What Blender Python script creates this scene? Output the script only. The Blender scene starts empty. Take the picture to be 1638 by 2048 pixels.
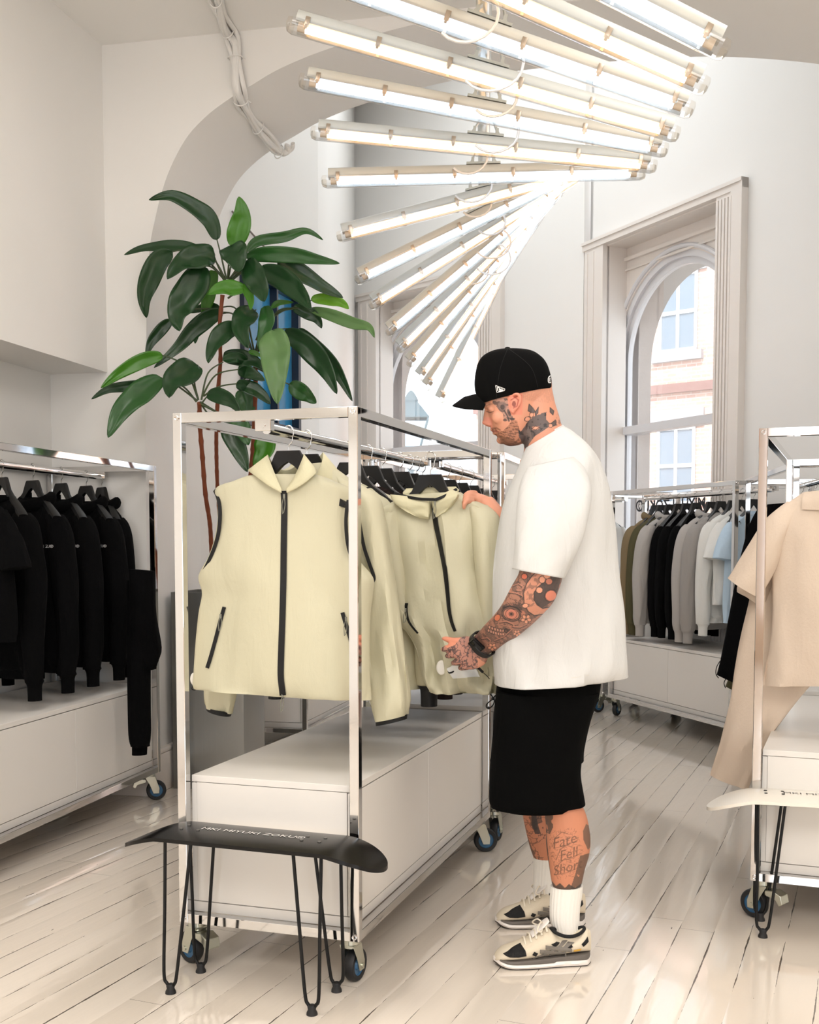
import bpy, bmesh, math, random
import numpy as np
from mathutils import Vector, Matrix, noise
from mathutils.bvhtree import BVHTree
random.seed(7)
SC = bpy.context.scene
COL = SC.collection
# ---------------------------------------------------------------- camera model (fitted to the photograph)
FPX, PITCH, PPX, PPY, CAMH = 2266.0, 0.0659, 819.0, 1236.0, 1.283
_c, _s = math.cos(PITCH), math.sin(PITCH)

def ray(px, py):
    x = (px - PPX) / FPX; v = -(py - PPY) / FPX
    return Vector((x, _c + v * _s, -_s + v * _c))
O3 = Vector((0, 0, CAMH))

def at(px, py, Y):
    d = ray(px, py); return O3 + d * (Y / d.y)

def onz(px, py, z=0.0):
    d = ray(px, py); return O3 + d * ((z - CAMH) / d.z)

def onpl(px, py, p0, n):
    d = ray(px, py); return O3 + d * ((Vector(p0) - O3).dot(n) / d.dot(n))

def to_px(P):
    q = Vector(P) - O3
    d = q.y * _c - q.z * _s; v = q.y * _s + q.z * _c
    return PPX + q.x * FPX / d, PPY - v * FPX / d

# ---------------------------------------------------------------- materials
def srgb(r, g, b):
    f = lambda c: (c / 12.92 if c <= .04045 else ((c + .055) / 1.055) ** 2.4)
    return (f(r / 255), f(g / 255), f(b / 255), 1)

MATS = {}
def mat(name, col=(200, 200, 200), rough=.6, metal=0., spec=.5, bump=0., bscale=80., var=0., vscale=6., sheen=0., emit=None, es=1., coat=0., stretch=(1, 1, 1), trans=0.):
    if name in MATS: return MATS[name]
    m = bpy.data.materials.new(name); m.use_nodes = True
    nt = m.node_tree; N = nt.nodes; Lk = nt.links
    b = N['Principled BSDF']
    b.inputs['Base Color'].default_value = srgb(*col)
    b.inputs['Roughness'].default_value = rough
    b.inputs['Metallic'].default_value = metal
    b.inputs['Specular IOR Level'].default_value = spec
    b.inputs['Sheen Weight'].default_value = sheen
    b.inputs['Coat Weight'].default_value = coat
    if emit:
        b.inputs['Emission Color'].default_value = srgb(*emit); b.inputs['Emission Strength'].default_value = es
    if var or bump:
        tc = N.new('ShaderNodeTexCoord'); mp = N.new('ShaderNodeMapping'); mp.inputs['Scale'].default_value = stretch
        Lk.new(tc.outputs['Object'], mp.inputs['Vector'])
    if var:
        n = N.new('ShaderNodeTexNoise'); n.inputs['Scale'].default_value = vscale; n.inputs['Detail'].default_value = 5
        Lk.new(mp.outputs[0], n.inputs['Vector'])
        mx = N.new('ShaderNodeMix'); mx.data_type = 'RGBA'
        c = srgb(*col); mx.inputs[6].default_value = (c[0] * (1 - var), c[1] * (1 - var), c[2] * (1 - var), 1)
        mx.inputs[7].default_value = tuple(min(1, x * (1 + var)) for x in c[:3]) + (1,)
        Lk.new(n.outputs['Fac'], mx.inputs[0]); Lk.new(mx.outputs[2], b.inputs['Base Color'])
    if bump:
        n2 = N.new('ShaderNodeTexNoise'); n2.inputs['Scale'].default_value = bscale; n2.inputs['Detail'].default_value = 4
        Lk.new(mp.outputs[0], n2.inputs['Vector'])
        bp = N.new('ShaderNodeBump'); bp.inputs['Strength'].default_value = bump; bp.inputs['Distance'].default_value = .01
        Lk.new(n2.outputs['Fac'], bp.inputs['Height']); Lk.new(bp.outputs[0], b.inputs['Normal'])
    if trans:
        out = N['Material Output']; tr = N.new('ShaderNodeBsdfTranslucent'); tr.inputs['Color'].default_value = srgb(*col)
        ms = N.new('ShaderNodeMixShader'); ms.inputs[0].default_value = trans
        Lk.new(b.outputs[0], ms.inputs[1]); Lk.new(tr.outputs[0], ms.inputs[2]); Lk.new(ms.outputs[0], out.inputs['Surface'])
    MATS[name] = m
    return m

def glassy(name, tint=(255, 255, 255), refl=.08, rough=.02):
    if name in MATS: return MATS[name]
    m = bpy.data.materials.new(name); m.use_nodes = True; nt = m.node_tree; N = nt.nodes; Lk = nt.links
    N.remove(N['Principled BSDF']); out = N['Material Output']
    t = N.new('ShaderNodeBsdfTransparent'); t.inputs[0].default_value = srgb(*tint)
    g = N.new('ShaderNodeBsdfGlossy'); g.inputs['Roughness'].default_value = rough
    lw = N.new('ShaderNodeLayerWeight'); lw.inputs[0].default_value = .35
    ma = N.new('ShaderNodeMath'); ma.operation = 'MULTIPLY_ADD'; ma.inputs[1].default_value = .5; ma.inputs[2].default_value = refl
    Lk.new(lw.outputs['Fresnel'], ma.inputs[0])
    ms = N.new('ShaderNodeMixShader'); Lk.new(ma.outputs[0], ms.inputs[0]); Lk.new(t.outputs[0], ms.inputs[1]); Lk.new(g.outputs[0], ms.inputs[2])
    Lk.new(ms.outputs[0], out.inputs['Surface']); MATS[name] = m
    return m

# ---------------------------------------------------------------- object helpers
def setp(o, label=None, cat=None, group=None, kind=None):
    if label: o['label'] = label
    if cat: o['category'] = cat
    if group: o['group'] = group
    if kind: o['kind'] = kind
    return o

RM = {}
def thing(name, label, cat, loc=(0, 0, 0), rz=0., group=None):
    o = bpy.data.objects.new(name, None); COL.objects.link(o)
    o.location = loc; o.rotation_euler = (0, 0, rz); o.empty_display_size = .05
    RM[o.name] = Matrix.Translation(Vector(loc)) @ Matrix.Rotation(rz, 4, 'Z')
    return setp(o, label, cat, group)

def root(o):
    while o.parent: o = o.parent
    return o

class MB:
    """collects shapes and links them as one mesh"""
    def __init__(self): self.bm = bmesh.new()
    def box(self, c, size, R=None, bev=0.):
        c = Vector(c); M = Matrix.Translation(c) @ (R.to_4x4() if R else Matrix.Identity(4)) @ Matrix.Diagonal((*size, 1))
        r = bmesh.ops.create_cube(self.bm, size=1., matrix=M)
        if bev:
            es = list({e for v in r['verts'] for e in v.link_edges})
            bmesh.ops.bevel(self.bm, geom=es, offset=bev, segments=2, affect='EDGES', profile=.5)
        return self
    def box2(self, a, b, bev=0.):
        a = Vector(a); b = Vector(b); return self.box((a + b) / 2, [abs(x) for x in (b - a)], bev=bev)
    def bar(self, p, q, w, h=None, up=(0, 0, 1), bev=0.):
        p = Vector(p); q = Vector(q); d = q - p; L = d.length; d.normalize(); h = h or w
        up = Vector(up)
        if abs(d.dot(up)) > .99: up = Vector((1, 0, 0))
        x = up.cross(d).normalized(); z = d.cross(x)
        R = Matrix((x, d, z)).transposed()
        return self.box((p + q) / 2, (w, L, h), R, bev)
    def tube(self, pts, r, n=10, caps=True, closed=False):
        pts = [Vector(p) for p in pts]; rs = r if isinstance(r, (list, tuple)) else [r] * len(pts)
        rings = []; prev = None; N = len(pts)
        for i, p in enumerate(pts):
            if closed: t = pts[(i + 1) % N] - pts[i - 1]
            else: t = pts[min(i + 1, N - 1)] - pts[max(i - 1, 0)]
            if t.length < 1e-9: t = Vector((0, 0, 1))
            t.normalize()
            if prev is None:
                a = Vector((0, 0, 1)) if abs(t.z) < .9 else Vector((1, 0, 0))
                x = t.cross(a).normalized()
            else:
                x = (prev - t * prev.dot(t))
                x = x.normalized() if x.length > 1e-6 else t.orthogonal().normalized()
            prev = x; y = t.cross(x)
            rings.append([self.bm.verts.new(p + (x * math.cos(2 * math.pi * k / n) + y * math.sin(2 * math.pi * k / n)) * rs[i]) for k in range(n)])
        for i in range(N - (0 if closed else 1)):
            a, b = rings[i], rings[(i + 1) % N]
            for k in range(n):
                try: self.bm.faces.new((a[k], a[(k + 1) % n], b[(k + 1) % n], b[k]))
                except ValueError: pass
        if caps and not closed:
            self.bm.faces.new(rings[0][::-1]); self.bm.faces.new(rings[-1])
        return self
    def cyl(self, p, q, r, n=20): return self.tube([p, q], r, n)
    def ball(self, c, r, R=None, seg=16):
        r = (r, r, r) if isinstance(r, (int, float)) else r
        M = Matrix.Translation(Vector(c)) @ (R.to_4x4() if R else Matrix.Identity(4)) @ Matrix.Diagonal((*r, 1))
        bmesh.ops.create_uvsphere(self.bm, u_segments=seg, v_segments=max(6, seg * 2 // 3), radius=1, matrix=M)
        return self
    def prism(self, poly3, ext):
        ext = Vector(ext); a = [self.bm.verts.new(Vector(p)) for p in poly3]; b = [self.bm.verts.new(Vector(p) + ext) for p in poly3]
        n = len(a)
        self.bm.faces.new(a[::-1]); self.bm.faces.new(b)
        for i in range(n): self.bm.faces.new((a[i], a[(i + 1) % n], b[(i + 1) % n], b[i]))
        return self
    def grid(self, P, closed_u=False, flip=False):
        V = [[self.bm.verts.new(Vector(p)) for p in row] for row in P]
        for i in range(len(V) - 1):
            m = len(V[i])
            for k in range(m if closed_u else m - 1):
                f = (V[i][k], V[i][(k + 1) % m], V[i + 1][(k + 1) % m], V[i + 1][k])
                try: self.bm.faces.new(f[::-1] if flip else f)
                except ValueError: pass
        return V
    def loft(self, rows, n=28, e=1., nrm=(0, 1, 0), sub=5, fold=0., ff=(6, 2.), seed=0, caps=True, foldend=1., crease=None):
        """rows: (L, R, depth[, offset]) cross-sections; elliptical rings between L and R, 'depth' thick along nrm"""
        nrm = Vector(nrm).normalized()
        R_ = [(Vector(r[0]), Vector(r[1]), r[2], r[3] if len(r) > 3 else 0.) for r in rows]
        def cr(a, b, c, d, t): return a * (-.5 * t + t * t - .5 * t ** 3) + b * (1 - 2.5 * t * t + 1.5 * t ** 3) + c * (.5 * t + 2 * t * t - 1.5 * t ** 3) + d * (-.5 * t * t + .5 * t ** 3)
        S = []
        for i in range(len(R_) - 1):
            a, b, c, d = R_[max(i - 1, 0)], R_[i], R_[i + 1], R_[min(i + 2, len(R_) - 1)]
            for k in range(sub):
                t = k / sub; S.append(tuple(cr(a[j], b[j], c[j], d[j], t) for j in range(4)))
        S.append(R_[-1]); rings = []; NS = len(S)
        for i, (l, r, dp, off) in enumerate(S):
            c = (l + r) / 2 + nrm * off; h = (r - l) / 2; w = h.length; ring = []
            tt = i / max(NS - 1, 1)
            for k in range(n):
                th = 2 * math.pi * k / n; cx, sx = math.cos(th), math.sin(th)
                ce = math.copysign(abs(cx) ** e, cx); se = math.copysign(abs(sx) ** e, sx)
                p = c + h * ce + nrm * (dp * se)
                if fold:
                    q = Vector((ce * w * ff[0] * 1.0 + seed * 7.3, se * 1.5 + seed, tt * ff[1]))
                    q2 = Vector((ce * w * ff[0] * 2.7 + seed * 3.1, se * 2.5, tt * ff[1] * 2.2 + ce * .8))
                    am = fold * (tt ** .7 * foldend + .25)
                    dv = noise.noise(q) * am + noise.noise(q2) * am * .45
                    p = p + nrm * dv * (1 if sx >= 0 else -1) * (.35 + .65 * abs(se)) + (h.normalized() if w else h) * (dv * .25)
                ring.append(p)
            rings.append(ring)
        V = self.grid(rings, True)
        if caps:
            self.bm.faces.new(V[0][::-1]); self.bm.faces.new(V[-1])
        return self
    def strip(self, pts, w, th, up=(0, 0, 1)):
        """flat band along a 3-D path; up = thickness direction"""
        pts = [Vector(p) for p in pts]; up = Vector(up).normalized(); n = len(pts); rows = []
        for i, p in enumerate(pts):
            t = (pts[min(i + 1, n - 1)] - pts[max(i - 1, 0)]).normalized(); s = t.cross(up).normalized() * (w / 2 if not isinstance(w, (list, tuple)) else w[i] / 2)
            u = up * th / 2
            rows.append([p - s - u, p + s - u, p + s + u, p - s + u])
        V = self.grid(rows, True); self.bm.faces.new(V[0][::-1]); self.bm.faces.new(V[-1])
        return self
    def build(self, name, m, parent=None, smooth=True, world=True, label=None, cat=None, group=None, kind=None, ang=40, sub=0, bevel=0., solid=0.):
        bm = self.bm; bmesh.ops.recalc_face_normals(bm, faces=bm.faces)
        me = bpy.data.meshes.new(name)
        if parent is not None and world:
            bm.transform(RM[root(parent).name].inverted())
        bm.to_mesh(me); bm.free()
        o = bpy.data.objects.new(name, me); COL.objects.link(o)
        for mm in (m if isinstance(m, (list, tuple)) else [m]): me.materials.append(mm)
        if parent is not None: o.parent = parent
        if smooth:
            for p in me.polygons: p.use_smooth = True
            try: me.set_sharp_from_angle(angle=math.radians(ang))
            except Exception: pass
        if bevel:
            md = o.modifiers.new('Bevel', 'BEVEL'); md.width = bevel; md.segments = 2; md.limit_method = 'ANGLE'
        if solid:
            md = o.modifiers.new('Solid', 'SOLIDIFY'); md.thickness = solid; md.offset = 0
        if sub:
            md = o.modifiers.new('Sub', 'SUBSURF'); md.levels = sub; md.render_levels = sub
        return setp(o, label, cat, group, kind)

def struct(name, mb, m, **k):
    return mb.build(name, m, kind='structure', **k)

def dup(rt, loc, rz, name=None, label=None, group=None, scale=None, cat=None):
    """a copy of a thing with its parts and sub-parts"""
    r = rt.copy(); COL.objects.link(r); r.location = loc; r.rotation_euler = (0, 0, rz)
    if name: r.name = name
    if scale: r.scale = scale
    if label: r['label'] = label
    if group: r['group'] = group
    elif 'group' in r and group is not None: del r['group']
    if cat: r['category'] = cat
    def rec(src, dst):
        for ch in list(src.children):
            c = ch.copy(); COL.objects.link(c); c.parent = dst; rec(ch, c)
    rec(rt, r)
    return r

def smooth_path(pts, sub=6, closed=False):
    P = [Vector(p) for p in pts]; n = len(P); out = []
    for i in range(n if closed else n - 1):
        if closed: a, b, c, d = P[i - 1], P[i], P[(i + 1) % n], P[(i + 2) % n]
        else: a, b, c, d = P[max(i - 1, 0)], P[i], P[i + 1], P[min(i + 2, n - 1)]
        for k in range(sub):
            t = k / sub
            out.append(a * (-.5 * t + t * t - .5 * t ** 3) + b * (1 - 2.5 * t * t + 1.5 * t ** 3) + c * (.5 * t + 2 * t * t - 1.5 * t ** 3) + d * (-.5 * t * t + .5 * t ** 3))
    if not closed: out.append(P[-1])
    return out

def bvh_of(objs):
    V = []; F = []
    for o in objs:
        M = RM[root(o).name] if o.parent else (RM[o.name] if o.name in RM else Matrix.Identity(4)); b = len(V)
        me = o.data
        V += [M @ v.co for v in me.vertices]; F += [[b + i for i in p.vertices] for p in me.polygons]
    return BVHTree.FromPolygons(V, F)

def drape_px(bvh, px, py, off=.002, Y=3.5):
    """a point a hair in front of the surface met by the sight line through (px,py)"""
    d = ray(px, py).normalized(); h = bvh.ray_cast(O3, d)
    if h[0] is None: return at(px, py, Y)
    nrm = h[1]
    if nrm.dot(d) > 0: nrm = -nrm
    return h[0] + nrm * off

def ribbon_px(mb, bvh, pts, w, off=.0015, th=.002, Y=3.5, sub=8, step=None):
    """band (w pixels wide) laid on a surface along a path"""
    P = smooth_path([(x, y, 0) for x, y in pts], sub); n = len(P); rows = []
    for i, p in enumerate(P):
        t = (P[min(i + 1, n - 1)] - P[max(i - 1, 0)]).normalized(); s = Vector((-t.y, t.x, 0))
        ww = w if not isinstance(w, (list, tuple)) else w[0] + (w[-1] - w[0]) * i / (n - 1)
        a = drape_px(bvh, *(p - s * ww / 2).xy, off, Y); b = drape_px(bvh, *(p + s * ww / 2).xy, off, Y); m_ = drape_px(bvh, *p.xy, off, Y)
        rows.append([a, m_, b])
    # keep neighbours continuous in depth
    for i in range(1, n):
        for k in range(3):
            if abs(rows[i][k].y - rows[i][1].y) > .03: rows[i][k] = at(*to_px(rows[i][k]), rows[i][1].y)
    fr = [[q + Vector((0, -th, 0)) for q in r] for r in rows]
    loop = [[r[0], r[1], r[2], f[2], f[1], f[0]] for r, f in zip(rows, fr)]
    V = mb.grid(loop, True); mb.bm.faces.new(V[0][::-1]); mb.bm.faces.new(V[-1])

def patch_px(mb, bvh, poly, off=.0015, Y=3.5, cell=6):
    """a filled polygon (pixel corners) laid on a surface"""
    bm = mb.bm; old = set(bm.verts); vs = [bm.verts.new((x, y, 0)) for x, y in poly]; f = bm.faces.new(vs)
    geom = [f]
    r = bmesh.ops.triangulate(bm, faces=[f])
    fs = r['faces']
    for _ in range(8):
        es = list({e for f in fs if f.is_valid for e in f.edges if e.calc_length() > cell})
        if not es: break
        r = bmesh.ops.subdivide_edges(bm, edges=es, cuts=1)
        fset = {f for e in r['geom'] if isinstance(e, bmesh.types.BMFace) for f in [e]}
        fs = list({f for f in fs if f.is_valid} | fset)
        q = bmesh.ops.triangulate(bm, faces=[f for f in fs if len(f.verts) > 3]); fs = list({f for f in fs if f.is_valid} | set(q['faces']))
    vv = set(bm.verts) - old
    for v in vv: v.co = drape_px(bvh, v.co.x, v.co.y, off, Y)

def text_mesh(txt, size=1., bold=0.):
    """flat lettering as (verts, faces) centred on the origin in x/y"""
    cu = bpy.data.curves.new('t', 'FONT'); cu.body = txt; cu.size = size; cu.align_x = 'CENTER'; cu.align_y = 'CENTER'; cu.offset = bold; cu.resolution_u = 3
    o = bpy.data.objects.new('t', cu); COL.objects.link(o)
    dg = bpy.context.evaluated_depsgraph_get(); me = bpy.data.meshes.new_from_object(o.evaluated_get(dg))
    V = [v.co.copy() for v in me.vertices]; F = [list(p.vertices) for p in me.polygons]
    bpy.data.objects.remove(o); bpy.data.curves.remove(cu); bpy.data.meshes.remove(me)
    return V, F

def letters(mb, txt, size, fn, bold=0.):
    V, F = text_mesh(txt, size, bold); vs = [mb.bm.verts.new(fn(v.x, v.y)) for v in V]
    for f in F:
        try: mb.bm.faces.new([vs[i] for i in f])
        except ValueError: pass

# ================================================================ materials
M_wall = mat('white_wall_paint', (240, 238, 234), .75, bump=.05, bscale=9, var=.02, vscale=1.5)
M_niche = M_wall
M_ceil = mat('white_ceiling_paint', (243, 241, 237), .8, bump=.04, bscale=7)
M_trim = mat('cream_trim_paint', (235, 228, 221), .45, bump=.04, bscale=30)
M_chrome = mat('polished_chrome', (212, 211, 210), .06, 1.)
M_steel = mat('brushed_steel', (150, 150, 146), .33, 1., bump=.05, bscale=60, stretch=(1, 1, .03))
M_zinc = mat('zinc_plate', (190, 192, 180), .28, 1.)
M_lam = mat('white_laminate', (226, 222, 216), .4, bump=.01)
M_gap = mat('dark_gap', (70, 62, 56), .8)
M_blackpl = mat('black_plastic', (14, 14, 15), .38)
M_rub = mat('black_rubber', (20, 20, 22), .6)
M_blue = mat('blue_plastic', (58, 104, 140), .4)
M_glass = glassy('window_glass')
M_stone = mat('grey_brown_stone', (150, 140, 136), .85, bump=.3, bscale=20, var=.15, vscale=8)

def floor_material():
    m = bpy.data.materials.new('white_painted_floorboards'); m.use_nodes = True; nt = m.node_tree; N = nt.nodes; L = nt.links
    b = N['Principled BSDF']; tc = N.new('ShaderNodeTexCoord')
    def math_(op, a=None, c=None, v1=None, v2=None, cl=False):
        n = N.new('ShaderNodeMath'); n.operation = op; n.use_clamp = cl
        if a is not None: L.new(a, n.inputs[0])
        if c is not None: L.new(c, n.inputs[1])
        if v1 is not None: n.inputs[0].default_value = v1
        if v2 is not None: n.inputs[1].default_value = v2
        return n.outputs[0]
    sp = N.new('ShaderNodeSeparateXYZ'); L.new(tc.outputs['Object'], sp.inputs[0])
    wob = N.new('ShaderNodeTexNoise'); wob.inputs['Scale'].default_value = 1.3; wob.inputs['Detail'].default_value = 6
    L.new(tc.outputs['Object'], wob.inputs['Vector'])
    wx = math_('MULTIPLY_ADD', wob.outputs['Fac'], None); wx.node.inputs[1].default_value = .012; L.new(sp.outputs['X'], wx.node.inputs[2])
    q = math_('DIVIDE', wx, None, v2=.112)
    fr = math_('FRACT', q); fl = math_('FLOOR', q)
    d = math_('ABSOLUTE', math_('SUBTRACT', fr, None, v2=.5))           # .5 at the gap
    # gap width varies along the board
    mp = N.new('ShaderNodeMapping'); mp.inputs['Scale'].default_value = (8, 1.1, 1); L.new(tc.outputs['Object'], mp.inputs['Vector'])
    gn = N.new('ShaderNodeTexNoise'); gn.inputs['Scale'].default_value = 1.6; gn.inputs['Detail'].default_value = 8; gn.inputs['Roughness'].default_value = .7
    L.new(mp.outputs[0], gn.inputs['Vector'])
    wdt = N.new('ShaderNodeMapRange'); wdt.inputs[1].default_value = .45; wdt.inputs[2].default_value = .68; wdt.inputs[3].default_value = -.002; wdt.inputs[4].default_value = .040
    L.new(gn.outputs['Fac'], wdt.inputs[0])
    edge = math_('SUBTRACT', None, wdt.outputs[0], v1=.5)
    gap = math_('GREATER_THAN', d, edge)
    # end joints
    wn = N.new('ShaderNodeTexWhiteNoise'); wn.noise_dimensions = '1D'; L.new(fl, wn.inputs['W'])
    yy = math_('FRACT', math_('ADD', math_('DIVIDE', sp.outputs['Y'], None, v2=2.6), wn.outputs['Value']))
    ej = math_('LESS_THAN', yy, None, v2=.0005)
    # chips and scratches
    mp2 = N.new('ShaderNodeMapping'); mp2.inputs['Scale'].default_value = (60, 14, 1); L.new(tc.outputs['Object'], mp2.inputs['Vector'])
    ch = N.new('ShaderNodeTexNoise'); ch.inputs['Scale'].default_value = 1.; ch.inputs['Detail'].default_value = 3; L.new(mp2.outputs[0], ch.inputs['Vector'])
    big = N.new('ShaderNodeTexNoise'); big.inputs['Scale'].default_value = 2.2; big.inputs['Detail'].default_value = 4; L.new(tc.outputs['Object'], big.inputs['Vector'])
    thr = N.new('ShaderNodeMapRange'); thr.inputs[1].default_value = .45; thr.inputs[2].default_value = .7; thr.inputs[3].default_value = .84; thr.inputs[4].default_value = .68
    L.new(big.outputs['Fac'], thr.inputs[0])
    chip = math_('GREATER_THAN', ch.outputs['Fac'], thr.outputs[0])
    dark = math_('MAXIMUM', math_('MAXIMUM', gap, ej), chip)
    ton = N.new('ShaderNodeMix'); ton.data_type = 'RGBA'; ton.inputs[6].default_value = srgb(222, 211, 197); ton.inputs[7].default_value = srgb(231, 221, 208)
    L.new(wn.outputs['Value'], ton.inputs[0])
    mx = N.new('ShaderNodeMix'); mx.data_type = 'RGBA'; L.new(ton.outputs[2], mx.inputs[6]); mx.inputs[7].default_value = srgb(58, 46, 38)
    L.new(math_('MULTIPLY', dark, None, v2=.93), mx.inputs[0]); L.new(mx.outputs[2], b.inputs['Base Color'])
    rn = N.new('ShaderNodeMapRange'); rn.inputs[1].default_value = .35; rn.inputs[2].default_value = .65; rn.inputs[3].default_value = .05; rn.inputs[4].default_value = .15
    L.new(big.outputs['Fac'], rn.inputs[0]); L.new(rn.outputs[0], b.inputs['Roughness'])
    # board relief
    cup = math_('POWER', math_('MULTIPLY', d, None, v2=2.), None, v2=4.)
    mp3 = N.new('ShaderNodeMapping'); mp3.inputs['Scale'].default_value = (22, 3, 1); L.new(tc.outputs['Object'], mp3.inputs['Vector'])
    gr = N.new('ShaderNodeTexNoise'); gr.inputs['Scale'].default_value = 1.5; gr.inputs['Detail'].default_value = 5; L.new(mp3.outputs[0], gr.inputs['Vector'])
    h = math_('SUBTRACT', math_('MULTIPLY', gr.outputs['Fac'], None, v2=.35), math_('ADD', math_('MULTIPLY', cup, None, v2=.35), math_('MULTIPLY', dark, None, v2=.5)))
    bp = N.new('ShaderNodeBump'); bp.inputs['Strength'].default_value = .6; bp.inputs['Distance'].default_value = .004
    L.new(bp.outputs[0], b.inputs['Coat Normal'])
    L.new(h, bp.inputs['Height']); L.new(bp.outputs[0], b.inputs['Normal'])
    b.inputs['Coat Weight'].default_value = .7; b.inputs['Coat Roughness'].default_value = .07; b.inputs['Coat IOR'].default_value = 1.6
    return m
M_floor = floor_material()

# ================================================================ room
YL = .218                                                    # heading of the left wall
nA = Vector((math.sin(YL), math.cos(YL), 0)); uA = Vector((nA.y, -nA.x, 0))
A0 = onz(300, 1592)
ZC = 3.72; ZT = 6.0
def A(s, z, t=0.): return A0 + uA * s + nA * t + Vector((0, 0, z))

mb = MB(); V = [mb.bm.verts.new(p) for p in ((-7, -5, 0), (8, -5, 0), (8, 15, 0), (-7, 15, 0))]; mb.bm.faces.new(V)
bmesh.ops.rotate(mb.bm, verts=mb.bm.verts, cent=(0, 0, 0), matrix=Matrix.Rotation(.3876, 3, 'Z'))
FL = mb.build('floor', M_floor, smooth=False, kind='structure'); FL.rotation_euler = (0, 0, -.3876)

# arch wall with its barrel opening
prof = [(0.0, 0), (0.004, 1.6), (.015, 2.238), (.036, 2.675), (.079, 2.889), (.142, 3.076), (.236, 3.236), (.341, 3.335), (.457, 3.407), (.572, 3.462), (.723, 3.530), (.945, 3.595), (1.267, 3.655), (1.6, 3.69), (2.1, 3.703)]
prof = [tuple(p[:2]) for p in [(*q,) for q in [(v.x, v.y) for v in smooth_path([(a, b, 0) for a, b in prof], 5)]]]
full = prof + [(4.2 - s, z) for s, z in prof[::-1][1:]]
TA = .68
mb = MB(); bm = mb.bm
def face_side(t):
    rows = [[bm.verts.new(A(s, z, t)), bm.verts.new(A(s, ZT if t else ZC + .3, t))] for s, z in full]
    for a, b in zip(rows, rows[1:]): bm.faces.new((a[0], b[0], b[1], a[1]))
    return rows
f = face_side(0); g = face_side(TA)
for i in range(len(f) - 1): bm.faces.new((f[i][0], g[i][0], g[i + 1][0], f[i + 1][0]))
for s0, s1 in ((-1.5, 0), (4.2, 7)):
    for t in (0, TA):
        h_ = ZT if t else ZC + .3
        vs = [bm.verts.new(A(a, b, t)) for a, b in ((s0, 0), (s1, 0), (s1, h_), (s0, h_))]; bm.faces.new(vs)
struct('wall_arch', mb, M_wall, ang=50)

# bulkhead over the left niche + niche wall
cb = A(-.195, 0); cn = A(-.51, 0); back = -nA
def wallquad(name, p, q, z0, z1, m=M_wall, th=.12, side=1):
    """vertical slab whose visible face runs p->q; thickness grows away on 'side'"""
    p = Vector(p); q = Vector(q); p.z = q.z = 0; d = (q - p).normalized(); n = Vector((-d.y, d.x, 0)) * side
    mb = MB(); mb.prism([p + Vector((0, 0, z0)), q + Vector((0, 0, z0)), q + Vector((0, 0, z1)), p + Vector((0, 0, z1))], n * th)
    return struct(name, mb, m, smooth=False)
mb = MB(); pts = [cb, cb + back * 11, cn + back * 11 - uA * .05, cn - uA * .05]
mb.prism([p + Vector((0, 0, 2.135)) for p in pts], (0, 0, ZC + .2 - 2.135)); struct('wall_left_bulkhead', mb, M_wall, smooth=False)
wallquad('wall_left', cn, cn + back * 11, 0, 2.3, side=-1)
# skirting
mb = MB(); mb.bar(A(-.51, .1, -.012), A(0, .1, -.012), .024, .2, bev=.006); mb.bar(cn + uA * .012 + Vector((0, 0, .1)), cn + back * 10 + uA * .012 + Vector((0, 0, .1)), .024, .2, bev=.006)
mb.bar(A(.012, .1, -.02), A(.012, .1, TA + .02), .024, .2, bev=.006); mb.bar(A(.01, .215, -.02), A(.01, .215, TA + .02), .035, .03, bev=.01)
struct('baseboard_left', mb, M_trim)
# ceilings
mb = MB(); mb.prism([(-6, -4.2, ZC), (6, -4.2, ZC), tuple(A(7, ZC, .1)), tuple(A(-1.5, ZC, .1))], (0, 0, .1)); struct('ceiling', mb, M_ceil, smooth=False)
mb = MB(); mb.box((1, 10, ZT + .05), (12, 12, .1)); struct('ceiling_back', mb, M_ceil, smooth=False)

# back room: plan points
W0s = A(0, 0, TA); d17 = Vector((.306, 1, 0))
def w0(px):
    k = (px - PPX) / FPX * 1.0; c_ = W0s
    # solve X = k'*Y on the wall line, in plan (pitch neglected at eye level)
    t = (k * c_.y - c_.x) / (d17.x - k * d17.y); return Vector((c_.x + d17.x * t, c_.y + d17.y * t, 0))
W0e = w0(640); Cnr = Vector((-.563, 11.95, 0)); Wc = Vector((1.49, 9.86, 0))
W2a = Vector((1.557, 9.8, 0)); W2b = Vector((2.40, 8.02, 0)); dW2 = (W2b - W2a).normalized(); W2end = W2a + dW2 * 5.6
dW1 = (Wc - Cnr).normalized()
wallquad('wall_back_left', W0e, Cnr, 0, ZT, side=1)

# ================================================================ walls with arched windows
def arch_pts(cx, hw, zs, n=28, z0=None):
    P = [(cx - hw * math.cos(math.pi * k / n), zs + hw * math.sin(math.pi * k / n)) for k in range(n + 1)]
    return ([(cx - hw, z0)] if z0 is not None else []) + P + ([(cx + hw, z0)] if z0 is not None else [])

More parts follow.
